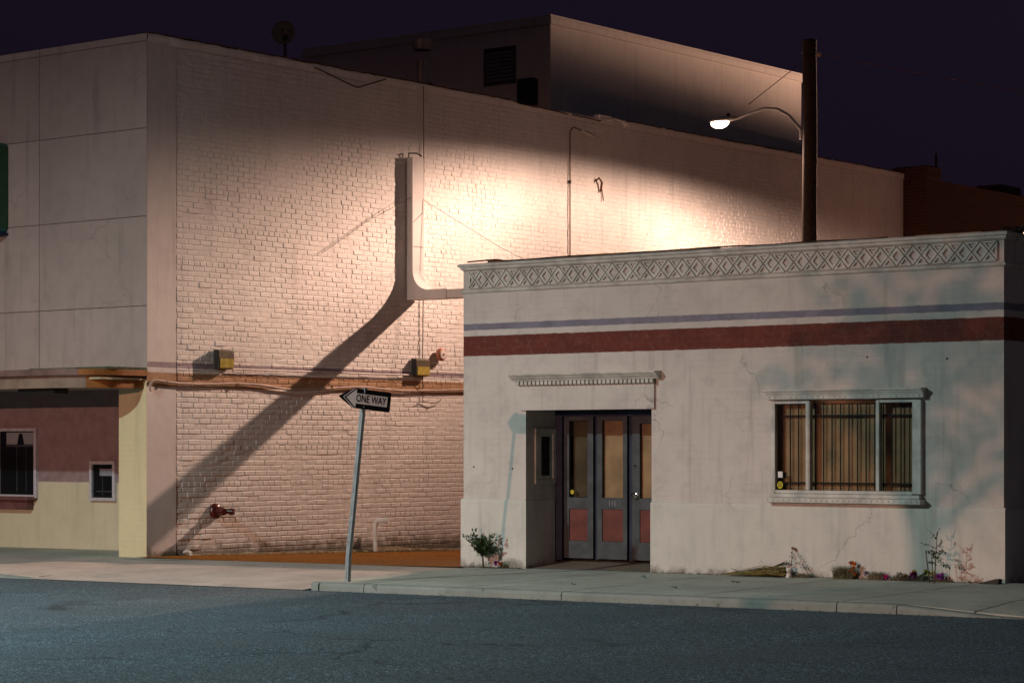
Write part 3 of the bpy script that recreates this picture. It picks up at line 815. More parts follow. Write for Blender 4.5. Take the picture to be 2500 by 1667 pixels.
# door hood with dentils
hd = mk('door_hood', MB().box(-19.258, -17.10, YF - .035, YF + .01, 2.078, 2.40), m_fac, lb)
pf = [(YF + .02, 2.462), (YF - .07, 2.462), (YF - .075, 2.475), (YF - .10, 2.49), (YF - .135, 2.525), (YF - .155, 2.532), (YF - .16, 2.555), (YF + .02, 2.562)]
mk('hood_cornice', MB().prism(pf, 'x', -19.36, -17.01), m_trim, hd)
mk('hood_bed', MB().box(-19.275, -17.09, YF - .055, YF + .012, 2.402, 2.461), plain('dentil shade paint', (.22, .20, .18), .8, .2, 6), hd)
dn = MB().cbox(-.0235, .0235, -.032, 0, 0, .05, .003); dme = bpy.data.meshes.new('dentil'); dme.from_pydata(dn.v, [], dn.f); dme.materials.append(m_trim)
for k in range(33): share('dentil', dme, hd, (-19.25 + k * (2.14 / 32), YF - .056, 2.407))

# entrance doors
m_door = plain('door paint', (.075, .08, .088), .55, .3, 5)
m_dred = plain('door panel red', (.16, .045, .035), .6, .25, 4)
m_blind = plain('tan blind', (.64, .45, .28), .75, .25, 3)
m_frame = plain('dark blue frame', (.03, .035, .07), .6, .3, 4)
YD = 25.33
mk('door_frame', MB().box(-19.172, -19.055, YD - .03, YD + .10, .09, DZ - .002).box(-19.054, -17.17, YD - .02, YD + .10, 2.0, DZ - .002).box(-18.555, -18.505, YD + .04, YD + .09, .10, 1.999).box(-18.005, -17.935, YD + .04, YD + .09, .10, 1.999), m_frame, lb)
mk('door_back', MB().box(-19.17, -17.17, YD + .30, YD + .34, .05, DZ), m_dark, lb)
def door(x0, x1, gx0, gx1, dred_x=None):
    z0, z1 = .118, 1.998; gz0, gz1 = .925, 1.945
    if x0 > -18: gz1 = 1.90
    m_ = MB(); y0, y1 = YD, YD + .045
    for (a, b, c_, d) in rect_holes(x0, x1, z0, z1, [(gx0, gx1, gz0, gz1), (gx0, gx1, .35, .775)]):
        m_.box(a, b, y0, y1, c_, d)
    o = mk('door', m_, m_door, lb)
    mk('red_panel', MB().cbox(gx0 + .001, gx1 - .001, y0 + .012, y0 + .03, .351, .774, .004), m_dred, o)
    mk('pane', MB().sheet_y(gx0 + .001, gx1 - .001, y0 + .016, gz0 + .001, gz1 - .001), glass('door glass', (.86, .84, .8), .06), o)
    return o
d1 = door(-19.045, -18.562, -18.96, -18.655)
d2 = door(-18.497, -18.012, -18.416, -18.078)
d3 = door(-17.926, -17.40, -17.81, -17.50)
def blind(x0, x1, z0, z1, y, parent, pitch=.0205, mat=None):
    m_ = MB(); z = z0
    while z < z1:
        m_.add([(x0, y, z), (x1, y, z), (x1, y + .012, z + pitch * .93), (x0, y + .012, z + pitch * .93)], [(0, 1, 2, 3)]); z += pitch
    o = mk('blind_slats', m_, mat or m_blind, parent); stuff(o); return o
blind(-18.415, -18.079, .927, 1.94, YD + .05, d2)
blind(-17.81, -17.50, .93, 1.90, YD + .05, d3)
mk('inner_board', MB().box(-18.96, -18.655, YD + .10, YD + .11, .93, 1.94), plain('dim brown interior', (.13, .10, .06), .8, .4, 3), d1)
mk('sticker', MB().lathe([(0, .032), (.002, .032)], (-18.915, YD + .012, .995), (0, -1, 0), 8), plain('yellow sticker', (.55, .42, .03), .5, .1, 9), d1)
mk('knob', MB().lathe([(0, .028), (.006, .034), (.012, .014), (.04, .014), (.05, .03), (.07, .034), (.085, .02)], (-17.875, YD, .965), (0, -1, 0), 14), plain('brass chrome', (.75, .72, .66), .12, .1, 8, metal=1), d3, smooth=True)
mk('deadbolt', MB().lathe([(0, .022), (.015, .02), (.02, .01)], (-17.875, YD, 1.345), (0, -1, 0), 12), plain('brass chrome', (.75, .72, .66)), d3)
# faint raised number on the middle door's lock rail
tv, tf = text_mesh('115', .105, .85, .0)
mb = MB().add([(-18.25 + v[0], YD - .0025, .85 + v[1]) for v in tv], tf)
mk('number', mb, plain('worn number paint', (.27, .28, .31), .6, .2, 8), d2)
# display case in the side of the doorway
dc = mk('display_case', MB().cbox(DX0 + .002, DX0 + .03, 24.846, 25.30, 1.11, 1.17, .006).cbox(DX0 + .002, DX0 + .03, 24.846, 25.30, 1.78, 1.845, .006).cbox(DX0 + .002, DX0 + .028, 24.846, 24.92, 1.171, 1.779, .006).cbox(DX0 + .002, DX0 + .028, 25.225, 25.30, 1.171, 1.779, .006)
        .box(DX0 + .002, DX0 + .018, 24.921, 24.98, 1.171, 1.779).box(DX0 + .002, DX0 + .018, 25.175, 25.224, 1.171, 1.779).box(DX0 + .002, DX0 + .018, 24.981, 25.174, 1.171, 1.215).box(DX0 + .002, DX0 + .018, 24.981, 25.174, 1.735, 1.779), m_trim, lb)
mk('pane', MB().box(DX0 + .002, DX0 + .008, 24.982, 25.173, 1.216, 1.734), m_dark, dc)

# front window
wf = thing('window', (-14.34, YF, 1.0), '', None); del wf['label']; wf.parent = lb; wf.location = Vector((-14.34, YF, 1.0)) - wpos(lb)
yw0 = YF - .055
fr = MB()
fr.cbox(WX0 - .02, -15.30, yw0, YF + .02, 1.045, 2.15, .005).cbox(-13.425, WX1 + .03, yw0, YF + .02, 1.045, 2.15, .005)
fr.cbox(-15.299, -13.426, yw0 + .003, YF + .02, 1.035, 1.075, .005).cbox(-15.299, -14.85, yw0 + .002, YF + .02, 2.118, 2.15, .005).cbox(-13.90, -13.426, yw0 + .002, YF + .02, 2.118, 2.15, .005)
fr.cbox(-14.865, -14.808, yw0 - .006, YF + .02, 1.076, 2.149, .006).cbox(-13.906, -13.858, yw0 - .006, YF + .02, 1.076, 2.149, .006)
fr.cbox(-14.835, -14.824, yw0 - .012, yw0 - .007, 1.08, 2.14, .002)
mk('frame', fr, m_trim, wf)
wc = [(YF + .02, 2.172), (YF - .075, 2.172), (YF - .078, 2.215), (YF - .09, 2.222), (YF - .09, 2.235), (YF - .11, 2.245), (YF - .11, 2.257), (YF - .135, 2.268), (YF - .135, 2.285), (YF + .02, 2.29)]
mk('window_cornice', MB().prism(wc, 'x', -15.42, -13.27), m_trim, wf)
mk('sill', MB().cbox(-15.41, -13.28, YF - .125, YF + .02, .925, .985, .006).cbox(-15.37, -13.32, YF - .075, YF + .02, .987, 1.033, .005), m_trim, wf)
rv = MB()
for k in range(28):
    x = -15.36 + k * (2.04 / 27)
    rv.lathe([(0, .007), (.004, .006), (.006, .002)], (x, YF - .0755, 2.193), (0, -1, 0), 6)
    rv.lathe([(0, .007), (.004, .006), (.006, .002)], (x, YF - .125, .955), (0, -1, 0), 6)
stuff(mk('rivets', rv, plain('dark rivet', (.10, .09, .08), .6, .2, 9), wf))
gm = glass('window glass', (.84, .84, .80), .07)
for (a, b) in ((-15.30, -14.865), (-14.808, -13.906), (-13.858, -13.425)):
    mk('pane', MB().sheet_y(a, b, YF - .016, 1.07, 2.125), gm, wf)
blind(-15.27, -13.36, 1.02, 2.16, YF + .085, wf)
m_bar = plain('black iron', (.012, .011, .011), .5, .2, 8)
bar = MB().box(-.006, .006, -.006, .006, 0, 1.06); bme = bpy.data.meshes.new('bar'); bme.from_pydata(bar.v, [], bar.f); bme.materials.append(m_bar)
for k in range(17):
    x = -15.26 + k * .1165
    share('bar', bme, wf, (x, YF + .05, 1.06))
mk('cross_bar', MB().box(-15.33, -13.345, YF + .034, YF + .041, 1.962, 1.982).box(-15.33, -13.345, YF + .034, YF + .041, 1.150, 1.172), m_bar, wf)
# curtains hanging in strips behind the blind's edge
stk = mk('sticker', MB().prism([(-15.245 + .042 * math.cos(a), 1.135 + .047 * math.sin(a)) for a in [math.pi / 8 + i * math.pi / 4 for i in range(8)]], 'y', YF - .023, YF - .0205), plain('yellow octagon sticker', (.62, .50, .02), .5, .12, 20), wf)
sb = MB()
for z in (1.155, 1.137, 1.118): sb.box(-15.272, -15.218, YF - .0245, YF - .0232, z - .004, z + .004)
mk('sticker_print', sb, m_bar, wf)
mk('paper_note', MB().box(-15.275, -15.21, YF - .023, YF - .0205, 1.225, 1.298), plain('white paper', (.78, .75, .74), .8, .05, 9), wf)
mk('window_back', MB().box(WX0, WX1, YF + .34, YF + .36, WZ0, WZ1), plain('dim room', (.03, .025, .02), .9, .2, 4), wf)
# small anchor hole marks left on the facade
mb = MB()
for (x, z) in ((-20.06, 1.33), (-19.40, 1.31), (-14.05, 2.66), (-13.0, 2.62)): mb.lathe([(0, .012), (.004, .012)], (x, YF - .001, z), (0, -1, 0), 8)
mk('anchor_hole', mb, m_dark, lb)
# cable and pipe left lying along the parapet
rp = random.Random(9)
pts = [(x, YF + .02 + .02 * math.sin(x * 2.1), 4.066 + .006 * math.sin(x * 5) + (.02 if x < -19.6 else 0)) for x in lin(-20.2, -13.8, 50)]
o = mk('roof_cable', MB().tube(pts, .011, 6), plain('black cable', (.03, .02, .015), .5, .2, 5)); tag(o, 'dark cable lying along the top of the diamond frieze', 'cable')
pts = [(x, YF + .11, 4.075 + .004 * math.sin(x * 3)) for x in lin(-19.9, -16.2, 30)]
o = mk('roof_pipe', MB().tube(pts, .016, 8), plain('orange conduit', (.45, .25, .10), .5, .3, 5)); tag(o, 'thin orange pipe along the parapet above the doorway', 'pipe')
o = mk('roof_lumber', MB().cbox(-13.6, -12.75, YF + .35, YF + .46, 4.02, 4.10, .008), plain('raw lumber', (.45, .30, .17), .8, .3, 8)); tag(o, 'pale timber lying on the parapet near the right corner', 'timber')
bl = thing('parapet_bundle', (-12.4, YF + .2, 4.05), 'tangle of dark cable on the parapet at the right corner', 'cable')
mb = MB()
for k in range(4):
    a0 = rp.random() * 6; mb.tube([(-12.30 + .10 * math.cos(a0 + t) + k * .03, YF + .12 + .2 * t / 6, 4.065 + .05 * math.sin(t * 1.1 + k) ** 2 - .02 * (t > 5)) for t in lin(0, 6, 12)], .014, 6)
mk('coil', mb, plain('black cable', (.03, .02, .015)), bl)

# ------------------------------------------------------------------ arch frame across the alley (upright fin on the wall, beam to the low building)
m_arch = wall_paint('arch paint', (.60, .57, .55), (), .4, .5, None, .12)
ar = thing('alley_arch', (XW, 30.8, 4.1), 'pale L-shaped steel frame: upright on brick wall with beam across the alley', 'frame')
AY0, AY1 = 30.653, 30.945; PR = .15
inner = []; rad = .34
xo = XW + .022; x1 = XW + PR
outl = [(xo, 6.53), (xo, 4.10), (XA - .004, 4.10), (XA - .004, 4.245), (x1 + rad + .40, 4.245), (x1 + rad + .40, 4.26)]
outl += [(x1 + rad - rad * math.sin(a), 4.26 + rad - rad * math.cos(a)) for a in lin(0, math.pi / 2, 10)] + [(x1, 5.0), (x1, 6.53)]
mk('frame', MB().prism(outl[::-1], 'y', AY0, AY1), m_arch, ar)
mk('seam', MB().box(x1 - .002, x1 + .0025, AY0 + .01, AY1 - .01, 5.0, 5.012).box(x1 + rad + .401, x1 + rad + .415, AY0 - .002, AY1 + .002, 4.095, 4.25), plain('seam shade', (.2, .17, .15), .8, .2, 5), ar)
mk('top_bracket', MB().tube([(xo + .02, AY0 + .02, 6.53), (xo + .02, AY0 + .02, 6.60), (xo + .13, AY0 + .1, 6.60), (xo + .16, AY0 + .2, 6.56)], .012, 6), m_dark, ar)
mk('stay_wire', MB().tube([(x1 + .004, AY1 - .02, 5.82), (XW + .9, 32.1, 5.05), (XW + 1.8, 33.3, 4.35)], .004, 5).tube([(xo + .1, AY0 + .0, 5.84), (XW + .03, 29.6, 5.35), (XW + .03, 28.5, 4.75)], .005, 5).tube([(x1 + .003, AY1 - .02, 5.60), (x1 + .003, AY0 + .02, 5.42)], .004, 5), m_dark, ar)

# ------------------------------------------------------------------ things fixed to the long wall
m_galv = plain('galvanised pipe', (.50, .45, .40), .5, .2, 10)
m_pipep = plain('painted pipe', (.66, .62, .58), .6, .2, 9)
def wall_pack(y0, y1, z0, z1, label):
    t = thing('wall_light', (XW, (y0 + y1) / 2, z0), label, 'light', 'unlit box lights on the alley wall')
    d = .125
    zm = z0 + (z1 - z0) * .55
    mk('back_plate', MB().cbox(XW + .01, XW + .035, y0 - .015, y1 + .01, z0 - .01, z1 + .012, .004), plain('box grey', (.07, .065, .06), .5, .2, 8), t)
    mk('housing', MB().prism([(XW + .036, zm + .001), (XW + d, zm + .001), (XW + d, z1 - .02), (XW + d - .02, z1), (XW + .036, z1)], 'y', y0, y1), plain('bronze housing', (.10, .078, .05), .45, .25, 9), t)
    mk('lens', MB().prism([(XW + .036, z0), (XW + d - .03, z0), (XW + d, z0 + .02), (XW + d, zm), (XW + .036, zm)], 'y', y0 + .03, y1 - .004), plain('yellowed lens', (.42, .33, .07), .25, .25, 14, spec=.5), t)
    mk('side_plate', MB().box(XW + .036, XW + d - .004, y0 - .012, y0 - .001, z0, z1 - .004).box(XW + .036, XW + d - .01, y0 + .001, y0 + .029, z0, zm), plain('black box side', (.02, .02, .02), .6, .2, 8), t)
    mk('screw', MB().lathe([(0, .008), (.006, .006)], (XW + d, y1 - .03, z1 - .04), (1, 0, 0), 8), m_galv, t)
    return t
wall_pack(26.075, 26.40, 2.81, 3.10, 'unlit box light with yellowed lens at the left end of the wall conduit')
wall_pack(30.79, 31.14, 2.81, 3.10, 'unlit box light with yellowed lens beside the round alarm bell')
t = thing('alarm_bell', (XW, 31.5, 3.1), 'round red and white alarm bell on the brick wall', 'bell')
mk('bell_base', MB().lathe([(0, .06), (.05, .06), (.055, .045)], (XW + .008, 31.50, 3.195), (1, 0, 0), 18), plain('bell base red', (.30, .07, .04), .5, .3, 12), t)
mk('gong', MB().lathe([(.045, .112), (.07, .113), (.095, .107), (.11, .095), (.114, .08)], (XW + .008, 31.50, 3.195), (1, 0, 0), 28), plain('bell red', (.40, .15, .09), .45, .2, 9), t, smooth=True)
mk('bell_face', MB().lathe([(.1145, .079), (.122, .074), (.126, .02)], (XW + .008, 31.50, 3.195), (1, 0, 0), 24), plain('bell white', (.72, .62, .58), .5, .1, 9), t)
mk('hub_nut', MB().lathe([(.1262, .016), (.14, .014)], (XW + .008, 31.50, 3.195), (1, 0, 0), 8), m_dark, t)
o = mk('conduit', MB().tube([(XW + .05, 26.45, 2.812), (XW + .045, 28.5, 2.817), (XW + .045, 30.77, 2.822)], .012, 8), m_pipep, smooth=True); tag(o, 'thin straight conduit joining the two box lights', 'conduit')
cab = [(352, 948)]
cpts = [(24.72, 2.43), (24.70, 2.50), (24.74, 2.575), (24.85, 2.60), (25.3, 2.566), (25.9, 2.565), (26.5, 2.588), (27.1, 2.575), (27.6, 2.528), (28.0, 2.515), (28.6, 2.55), (29.2, 2.585), (29.6, 2.59), (30.2, 2.56), (30.6, 2.55), (31.4, 2.572), (32.3, 2.60), (34, 2.61), (40, 2.62)]
sm_ = []
for i in range(len(cpts) - 1):
    for k in range(6):
        u = k / 6; p0 = cpts[max(i - 1, 0)]; p1 = cpts[i]; p2 = cpts[i + 1]; p3 = cpts[min(i + 2, len(cpts) - 1)]
        q = [.5 * (2 * p1[j] + (p2[j] - p0[j]) * u + (2 * p0[j] - 5 * p1[j] + 4 * p2[j] - p3[j]) * u * u + (3 * p1[j] - p0[j] - 3 * p2[j] + p3[j]) * u ** 3) for j in (0, 1)]
        sm_.append((XW + .036, q[0], q[1]))
t = thing('wall_cable', (XW, 28, 2.5), 'thick wavy pale cable running along the brown band of the brick wall', 'cable')
mk('cable', MB().tube(sm_, .019, 8), plain('painted cable', (.38, .28, .23), .6, .2, 6), t, smooth=True)
for y in (25.05, 26.55, 28.75, 30.9):
    mk('clip', MB().cbox(XW + .012, XW + .060, y - .008, y + .008, 2.545, 2.60, .003), plain('rusty clip', (.22, .11, .06), .7, .3, 8), t)
o = mk('drop_wire', MB().tube([(XW + .03, 31.08, 7.80), (XW + .028, 31.09, 6.6), (XW + .027, 31.08, 5.2), (XW + .03, 31.07, 4.1), (XW + .027, 31.06, 3.115)], .008, 6), plain('brown wire', (.12, .07, .05), .6, .3, 5)); tag(o, 'thin brown wire dropping down the wall to the right box light', 'wire')
o = mk('loose_wire', MB().tube([(XW + .027, 31.06, 2.80), (XW + .028, 31.06, 2.40), (XW + .03, 31.08, 2.375), (XW + .05, 31.3, 2.345), (XW + .04, 31.5, 2.385), (XW + .03, 31.55, 2.42)], .008, 6).tube([(XW + .03, 31.06, 2.375), (XW + .03, 30.93, 2.35), (XW + .03, 30.9, 2.32)], .007, 6), plain('brown wire', (.12, .07, .05))); tag(o, 'short loose wire end hanging below the right box light', 'wire')
t = thing('riser_conduit', (XW, 35.28, 4.0), 'bent conduit riser on the brightest part of the brick wall', 'conduit')
mk('pipe', MB().tube([(XW + .035, 35.28, 3.0), (XW + .035, 35.28, 7.40)] + [(XW + .035, 35.28 + .14 - .14 * math.cos(a), 7.40 + .14 * math.sin(a)) for a in lin(.2, 1.57, 6)] + [(XW + .04, 35.8, 7.50), (XW + .04, 36.05, 7.455)], .014, 8), plain('dark conduit', (.16, .10, .07), .6, .3, 5), t, smooth=True)
mk('sleeve', MB().tube([(XW + .06, 35.62, 7.50), (XW + .06, 35.98, 7.435)], .032, 8), m_pipep, t)
mk('whip', MB().tube([(XW + .04, 36.05, 7.45), (XW + .08, 36.25, 7.43), (XW + .2, 36.5, 7.52), (XW + .3, 36.65, 7.66)], .006, 5), m_pipep, t)
mk('spot_arm', MB().tube([(XW + .02, 36.1, 7.68), (XW + .22, 36.45, 7.80), (XW + .34, 36.66, 7.74)], .016, 6), m_pipep, t)
mk('spot_head', MB().lathe([(0, .02), (.03, .035), (.10, .06), (.11, .05)], (XW + .31, 36.6, 7.77), (.5, .3, -.8), 10), m_pipep, t)
mk('coupling', MB().tube([(XW + .035, 35.28, 6.49), (XW + .035, 35.28, 6.55)], .024, 8), m_dark, t)
# rust-stained anchor left in the wall
o = mk('rusty_anchor', MB().tube([(XW + .02, 36.1, 6.60), (XW + .09, 36.12, 6.66), (XW + .10, 36.2, 6.58), (XW + .04, 36.24, 6.42)], .022, 6).tube([(XW + .02, 36.3, 6.5), (XW + .05, 36.32, 6.25)], .012, 6), plain('heavy rust', (.10, .04, .02), .9, .4, 9)); tag(o, 'rusty broken anchor sticking out of the brightly lit wall', 'anchor')
o = mk('slack_wire', MB().tube([(XW - .1, 28.1, ZW + .02), (XW + .06, 28.45, 7.74), (XW + .07, 28.9, 7.64), (XW + .07, 29.2, 7.58), (XW + .06, 29.36, 7.562), (XW + .05, 29.7, 7.67), (XW + .04, 30.05, 7.78), (XW - .1, 30.4, ZW + .02)], .011, 6), m_dark); tag(o, 'slack black wire looping below the top of the brick wall', 'wire')
# fire department connection
t = thing('fire_connection', (XW, 26.1, .5), 'dark red fire hose connection low on the brick wall', 'hydrant')
m_fr = plain('old red enamel', (.075, .012, .009), .3, .35, 9, spec=.5)
mk('flange', MB().lathe([(0, .125), (.03, .12), (.06, .10), (.075, .06)], (XW + .01, 26.10, .60), (1, 0, 0), 24), m_fr, t, smooth=True)
mk('body', MB().lathe([(.07, .065), (.14, .07), (.17, .06)], (XW + .01, 26.10, .60), (1, 0, 0), 16), m_fr, t, smooth=True)
for s_ in (-1, 1):
    ax = Vector((.9, .45 * s_ + .1, -.05))
    mk('nozzle', MB().lathe([(0, .04), (.12, .042), (.121, .055), (.17, .055), (.171, .048), (.20, .045)], (XW + .13, 26.10 + .03 * s_, .60), ax, 14), m_fr, t, smooth=True)
# white standpipe with elbow
t = thing('standpipe', (XW + .12, 29.73, alley_z(XW, 29.7)), 'short white vent pipe with elbow standing at the wall foot', 'pipe')
zb = alley_z(XW, 29.7) - .02
mk('pipe', MB().tube([(XW + .13, 29.72, zb), (XW + .13, 29.72, .28)], .033, 12), m_pipep, t, smooth=True)
mk('elbow', MB().tube([(XW + .13, 29.72, .26), (XW + .13, 29.72, .31), (XW + .145, 29.735, .352), (XW + .19, 29.77, .37), (XW + .24, 29.80, .37)], .043, 12), m_pipep, t, smooth=True)
mk('cap', MB().lathe([(0, .04), (.03, .04), (.031, .052), (.045, .052), (.046, .04), (.06, .04), (.061, .05), (.09, .05)], (XW + .235, 29.80, .37), (.8, .5, 0), 14), m_pipep, t)
t = thing('stub_pipe', (XW + .1, 25.5, -.1), 'short bent grey pipe stub at the wall foot near the street corner', 'pipe')
mk('pipe', MB().tube([(XW + .02, 25.42, -.02), (XW + .07, 25.45, .005), (XW + .11, 25.48, -.02), (XW + .12, 25.49, -.12)], .026, 10), m_galv, t, smooth=True)
mk('collar', MB().lathe([(0, .036), (.03, .036)], (XW + .115, 25.487, -.09), (.1, .1, -1), 10), m_galv, t)

# ------------------------------------------------------------------ roof things
t = thing('satellite_dish', (-29, 30.34, ZW), 'dark round satellite dish on the roof of the brick building', 'dish')
m_dish = plain('grey dish', (.16, .15, .14), .6, .2, 6)
dv = Vector((.55, -.75, .12)).normalized(); dc_ = Vector((-29, 30.34, 8.89))
mb = MB().lathe([(.075 * (r_ / .21) ** 2, r_) for r_ in (.0, .05, .1, .15, .19, .21)] + [(.068, .213), (.055, .20), (.0, .1), (-.015, .0)], dc_ - dv * .05, dv, 24, cap=False); mk('reflector', mb, m_dish, t, smooth=True)
mk('feed_arm', MB().tube([dc_ + Vector((0, 0, -.18)), dc_ + dv * .2 + Vector((0, 0, -.1)), dc_ + dv * .27], .012, 6), m_dish, t)
mk('mast', MB().tube([(-29, 30.38, ZW - .13), (-29, 30.38, 8.72), (-28.98, 30.36, 8.85)], .026, 8), m_dark, t)
mk('feed_horn', MB().lathe([(0, .02), (.06, .03)], dc_ + dv * .25, -dv, 8), m_dish, t)
t = thing('exhaust_stack', (-28.5, 33.52, ZW), 'round metal exhaust stack with wide cap on the brick building roof', 'vent')
m_stk = plain('stack metal', (.27, .24, .21), .5, .3, 6, metal=.4)
mk('stack', MB().lathe([(0, .125), (.55, .125), (.551, .10), (1.05, .10)], (-28.5, 33.52, ZW - .13), (0, 0, 1), 18), m_stk, t, smooth=True)
mk('cap', MB().lathe([(0, .165), (.02, .172), (.19, .172), (.20, .16)], (-28.5, 33.52, 8.95), (0, 0, 1), 20), m_stk, t, smooth=True)
mk('brace', MB().tube([(-28.4, 33.6, 8.35), (-28.0, 34.9, ZW - .1)], .018, 6).tube([(-28.45, 33.6, 8.25), (-28.6, 34.3, 8.22)], .015, 6).tube([(-28.42, 33.55, 8.3), (-28.2, 33.95, ZW - .1)], .015, 6), m_dark, t)

# ------------------------------------------------------------------ street lamps
m_lampm = plain('lamp metal', (.36, .34, .31), .45, .25, 8, metal=.3)
m_wood = plain('creosoted wood', (.038, .019, .010), .8, .45, 9, bump=.4, bscale=25)
def cobra(parent, head, toward, colour, power, spot_deg=None, lens_k=60, profile=None, soft=.11):
    """cobra-head luminaire at `head`, its arm socket pointing along -toward"""
    head = Vector(head); d = Vector(toward).normalized(); sdv = Vector((0, 0, 1)).cross(d).normalized(); up = Vector((0, 0, 1))
    sec = [(-.36, .035, .03, .0), (-.30, .05, .045, -.01), (-.18, .075, .06, -.02), (-.05, .125, .075, -.02), (.10, .145, .075, -.02), (.22, .12, .06, -.015), (.30, .05, .03, -.005), (.315, .01, .01, 0)]
    mb = MB(); n = 16
    for (t_, w_, h_, o_) in sec:
        for k in range(n):
            a = 2 * math.pi * k / n; z = math.sin(a) * h_
            if z < 0: z *= .35
            mb.v.append(tuple(head + d * t_ + sdv * (math.cos(a) * w_) + up * (z + .035)))
    for i in range(len(sec) - 1):
        for k in range(n):
            mb.f.append((i * n + k, i * n + (k + 1) % n, (i + 1) * n + (k + 1) % n, (i + 1) * n + k))
    mb.f.append(tuple(range(n))); mb.f.append(tuple(range((len(sec) - 1) * n, len(sec) * n))[::-1])
    hd_ = mk('lamp_head', mb, m_lampm, parent, smooth=True)
    mb = MB(); rings = [(1.0, 0), (.94, -.035), (.74, -.07), (.4, -.092), (.05, -.098)]
    for (s_, z) in rings:
        for k in range(n):
            a = 2 * math.pi * k / n
            mb.v.append(tuple(head + d * (.09 + math.cos(a) * .195 * s_) + sdv * (math.sin(a) * .115 * s_) + up * (z + .01)))
    for i in range(len(rings) - 1):
        for k in range(n): mb.f.append((i * n + k, (i + 1) * n + k, (i + 1) * n + (k + 1) % n, i * n + (k + 1) % n))
    mb.f.append(tuple(range((len(rings) - 1) * n, len(rings) * n)))
    mk('lens', mb, emit('lamp glow %.2f' % (head.x), colour, lens_k), hd_, smooth=True)
    mk('photocell', MB().lathe([(0, .035), (.05, .035), (.065, .02)], head - d * .12 + up * .095, (0, 0, 1), 10), m_dark, hd_)
    ld = bpy.data.lights.new('lamp', 'POINT'); ld.energy = power; ld.color = colour; ld.shadow_soft_size = soft
    ld.use_nodes = True
    n_ = ld.node_tree.nodes; l_ = ld.node_tree.links; em = n_['Emission']; em.inputs[0].default_value = (1, 1, 1, 1)
    tc = n_.new('ShaderNodeTexCoord'); sp = n_.new('ShaderNodeSeparateXYZ'); l_.new(tc.outputs['Normal'], sp.inputs[0])
    # luminaire photometry: sharp cutoff towards the horizontal, side lobes along the roadway
    mr = n_.new('ShaderNodeMapRange'); mr.interpolation_type = 'SMOOTHSTEP'; l_.new(sp.outputs[2], mr.inputs[0])
    c0, c1, lobe, kpow = profile
    mr.inputs[1].default_value = -c0; mr.inputs[2].default_value = -c1; mr.inputs[3].default_value = 0.0; mr.inputs[4].default_value = 1.0
    ab = n_.new('ShaderNodeMath'); ab.operation = 'ABSOLUTE'; l_.new(sp.outputs[1], ab.inputs[0])
    pw = n_.new('ShaderNodeMath'); pw.operation = 'POWER'; l_.new(ab.outputs[0], pw.inputs[0]); pw.inputs[1].default_value = kpow
    hs = n_.new('ShaderNodeMapRange'); hs.interpolation_type = 'SMOOTHSTEP'; l_.new(sp.outputs[0], hs.inputs[0])
    hs.inputs[1].default_value = -.22; hs.inputs[2].default_value = .02; hs.inputs[3].default_value = 1.0; hs.inputs[4].default_value = .55
    hm_ = n_.new('ShaderNodeMath'); hm_.operation = 'MULTIPLY'; l_.new(pw.outputs[0], hm_.inputs[0]); l_.new(hs.outputs[0], hm_.inputs[1])
    ma = n_.new('ShaderNodeMath'); ma.operation = 'MULTIPLY_ADD'; l_.new(hm_.outputs[0], ma.inputs[0]); ma.inputs[1].default_value = lobe; ma.inputs[2].default_value = 1.0
    mu = n_.new('ShaderNodeMath'); mu.operation = 'MULTIPLY'; l_.new(ma.outputs[0], mu.inputs[0]); l_.new(mr.outputs[0], mu.inputs[1])
    l_.new(mu.outputs[0], em.inputs[1])
    lo = bpy.data.objects.new('lamp', ld); C.objects.link(lo); lo.parent = parent; lo.location = head + d * .09 + up * (-.15) - wpos(parent)
    return hd_

# the lit lamp in the alley, on a wooden pole
PXP, PYP = -21.25, 35.32
pl = thing('street_lamp', (PXP, PYP, alley_z(PXP, PYP)), 'lit cobra-head street lamp on a tall brown wooden pole', 'street lamp')
mb = MB(); pz = lin(alley_z(PXP, PYP) - .05, 8.60, 30); vs_ = []
mk('pole', MB().tube([(PXP + .006 * math.sin(z * 2), PYP, z) for z in pz], [.145 - .022 * (z / 8.6) for z in pz], 16), m_wood, pl, smooth=True)
mk('pole_cap', MB().lathe([(0, .128), (.05, .126), (.06, .10)], (PXP, PYP, 8.56), (0, 0, 1), 16), m_dark, pl)
adir = (Vector((LAMP.x, LAMP.y, 0)) - Vector((PXP, PYP, 0))).normalized()
hsock = LAMP - adir * .34 + Vector((0, 0, .045))
arm = [Vector((PXP, PYP, 6.98)) + adir * .12, Vector((PXP, PYP, 7.10)) + adir * .22, Vector((PXP, PYP, 7.36)) + adir * .48, Vector((PXP, PYP, 7.50)) + adir * .75, Vector((PXP, PYP, 7.545)) + adir * 1.05, Vector((PXP, PYP, 7.50)) + adir * 1.4, hsock - adir * .02, hsock + adir * .06]
mk('arm', MB().tube(arm, .027, 10), m_lampm, pl, smooth=True)
mk('arm_bracket', MB().cbox(PXP - .165, PXP - .12, PYP - .06, PYP + .06, 6.90, 7.08, .006), m_lampm, pl)
ins = mk('insulator', MB().lathe([(0, .02), (.03, .045), (.05, .03), (.07, .045), (.1, .03), (.11, .02)], (PXP + .12, PYP, 8.34), (1, 0, .1), 10), plain('glazed porcelain', (.55, .38, .28), .2, .2, 9, spec=.6), pl)
mk('bolt', MB().tube([(PXP - .15, PYP - .02, 8.40), (PXP + .16, PYP, 8.40)], .012, 6), m_lampm, pl)
cobra(pl, LAMP, adir, (1.0, .65, .49), 900, None, 45, (.04, .38, 14.0, 3.8), .055)
o = mk('guy_wire', MB().tube([tuple(Vector((PXP - .12, PYP, 8.27))), tuple(Vector((PXP, PYP, 7.66)) + adir * 1.45)], .007, 5), m_dark); tag(o, 'thin stay wire from the pole top down to the lamp arm', 'wire')
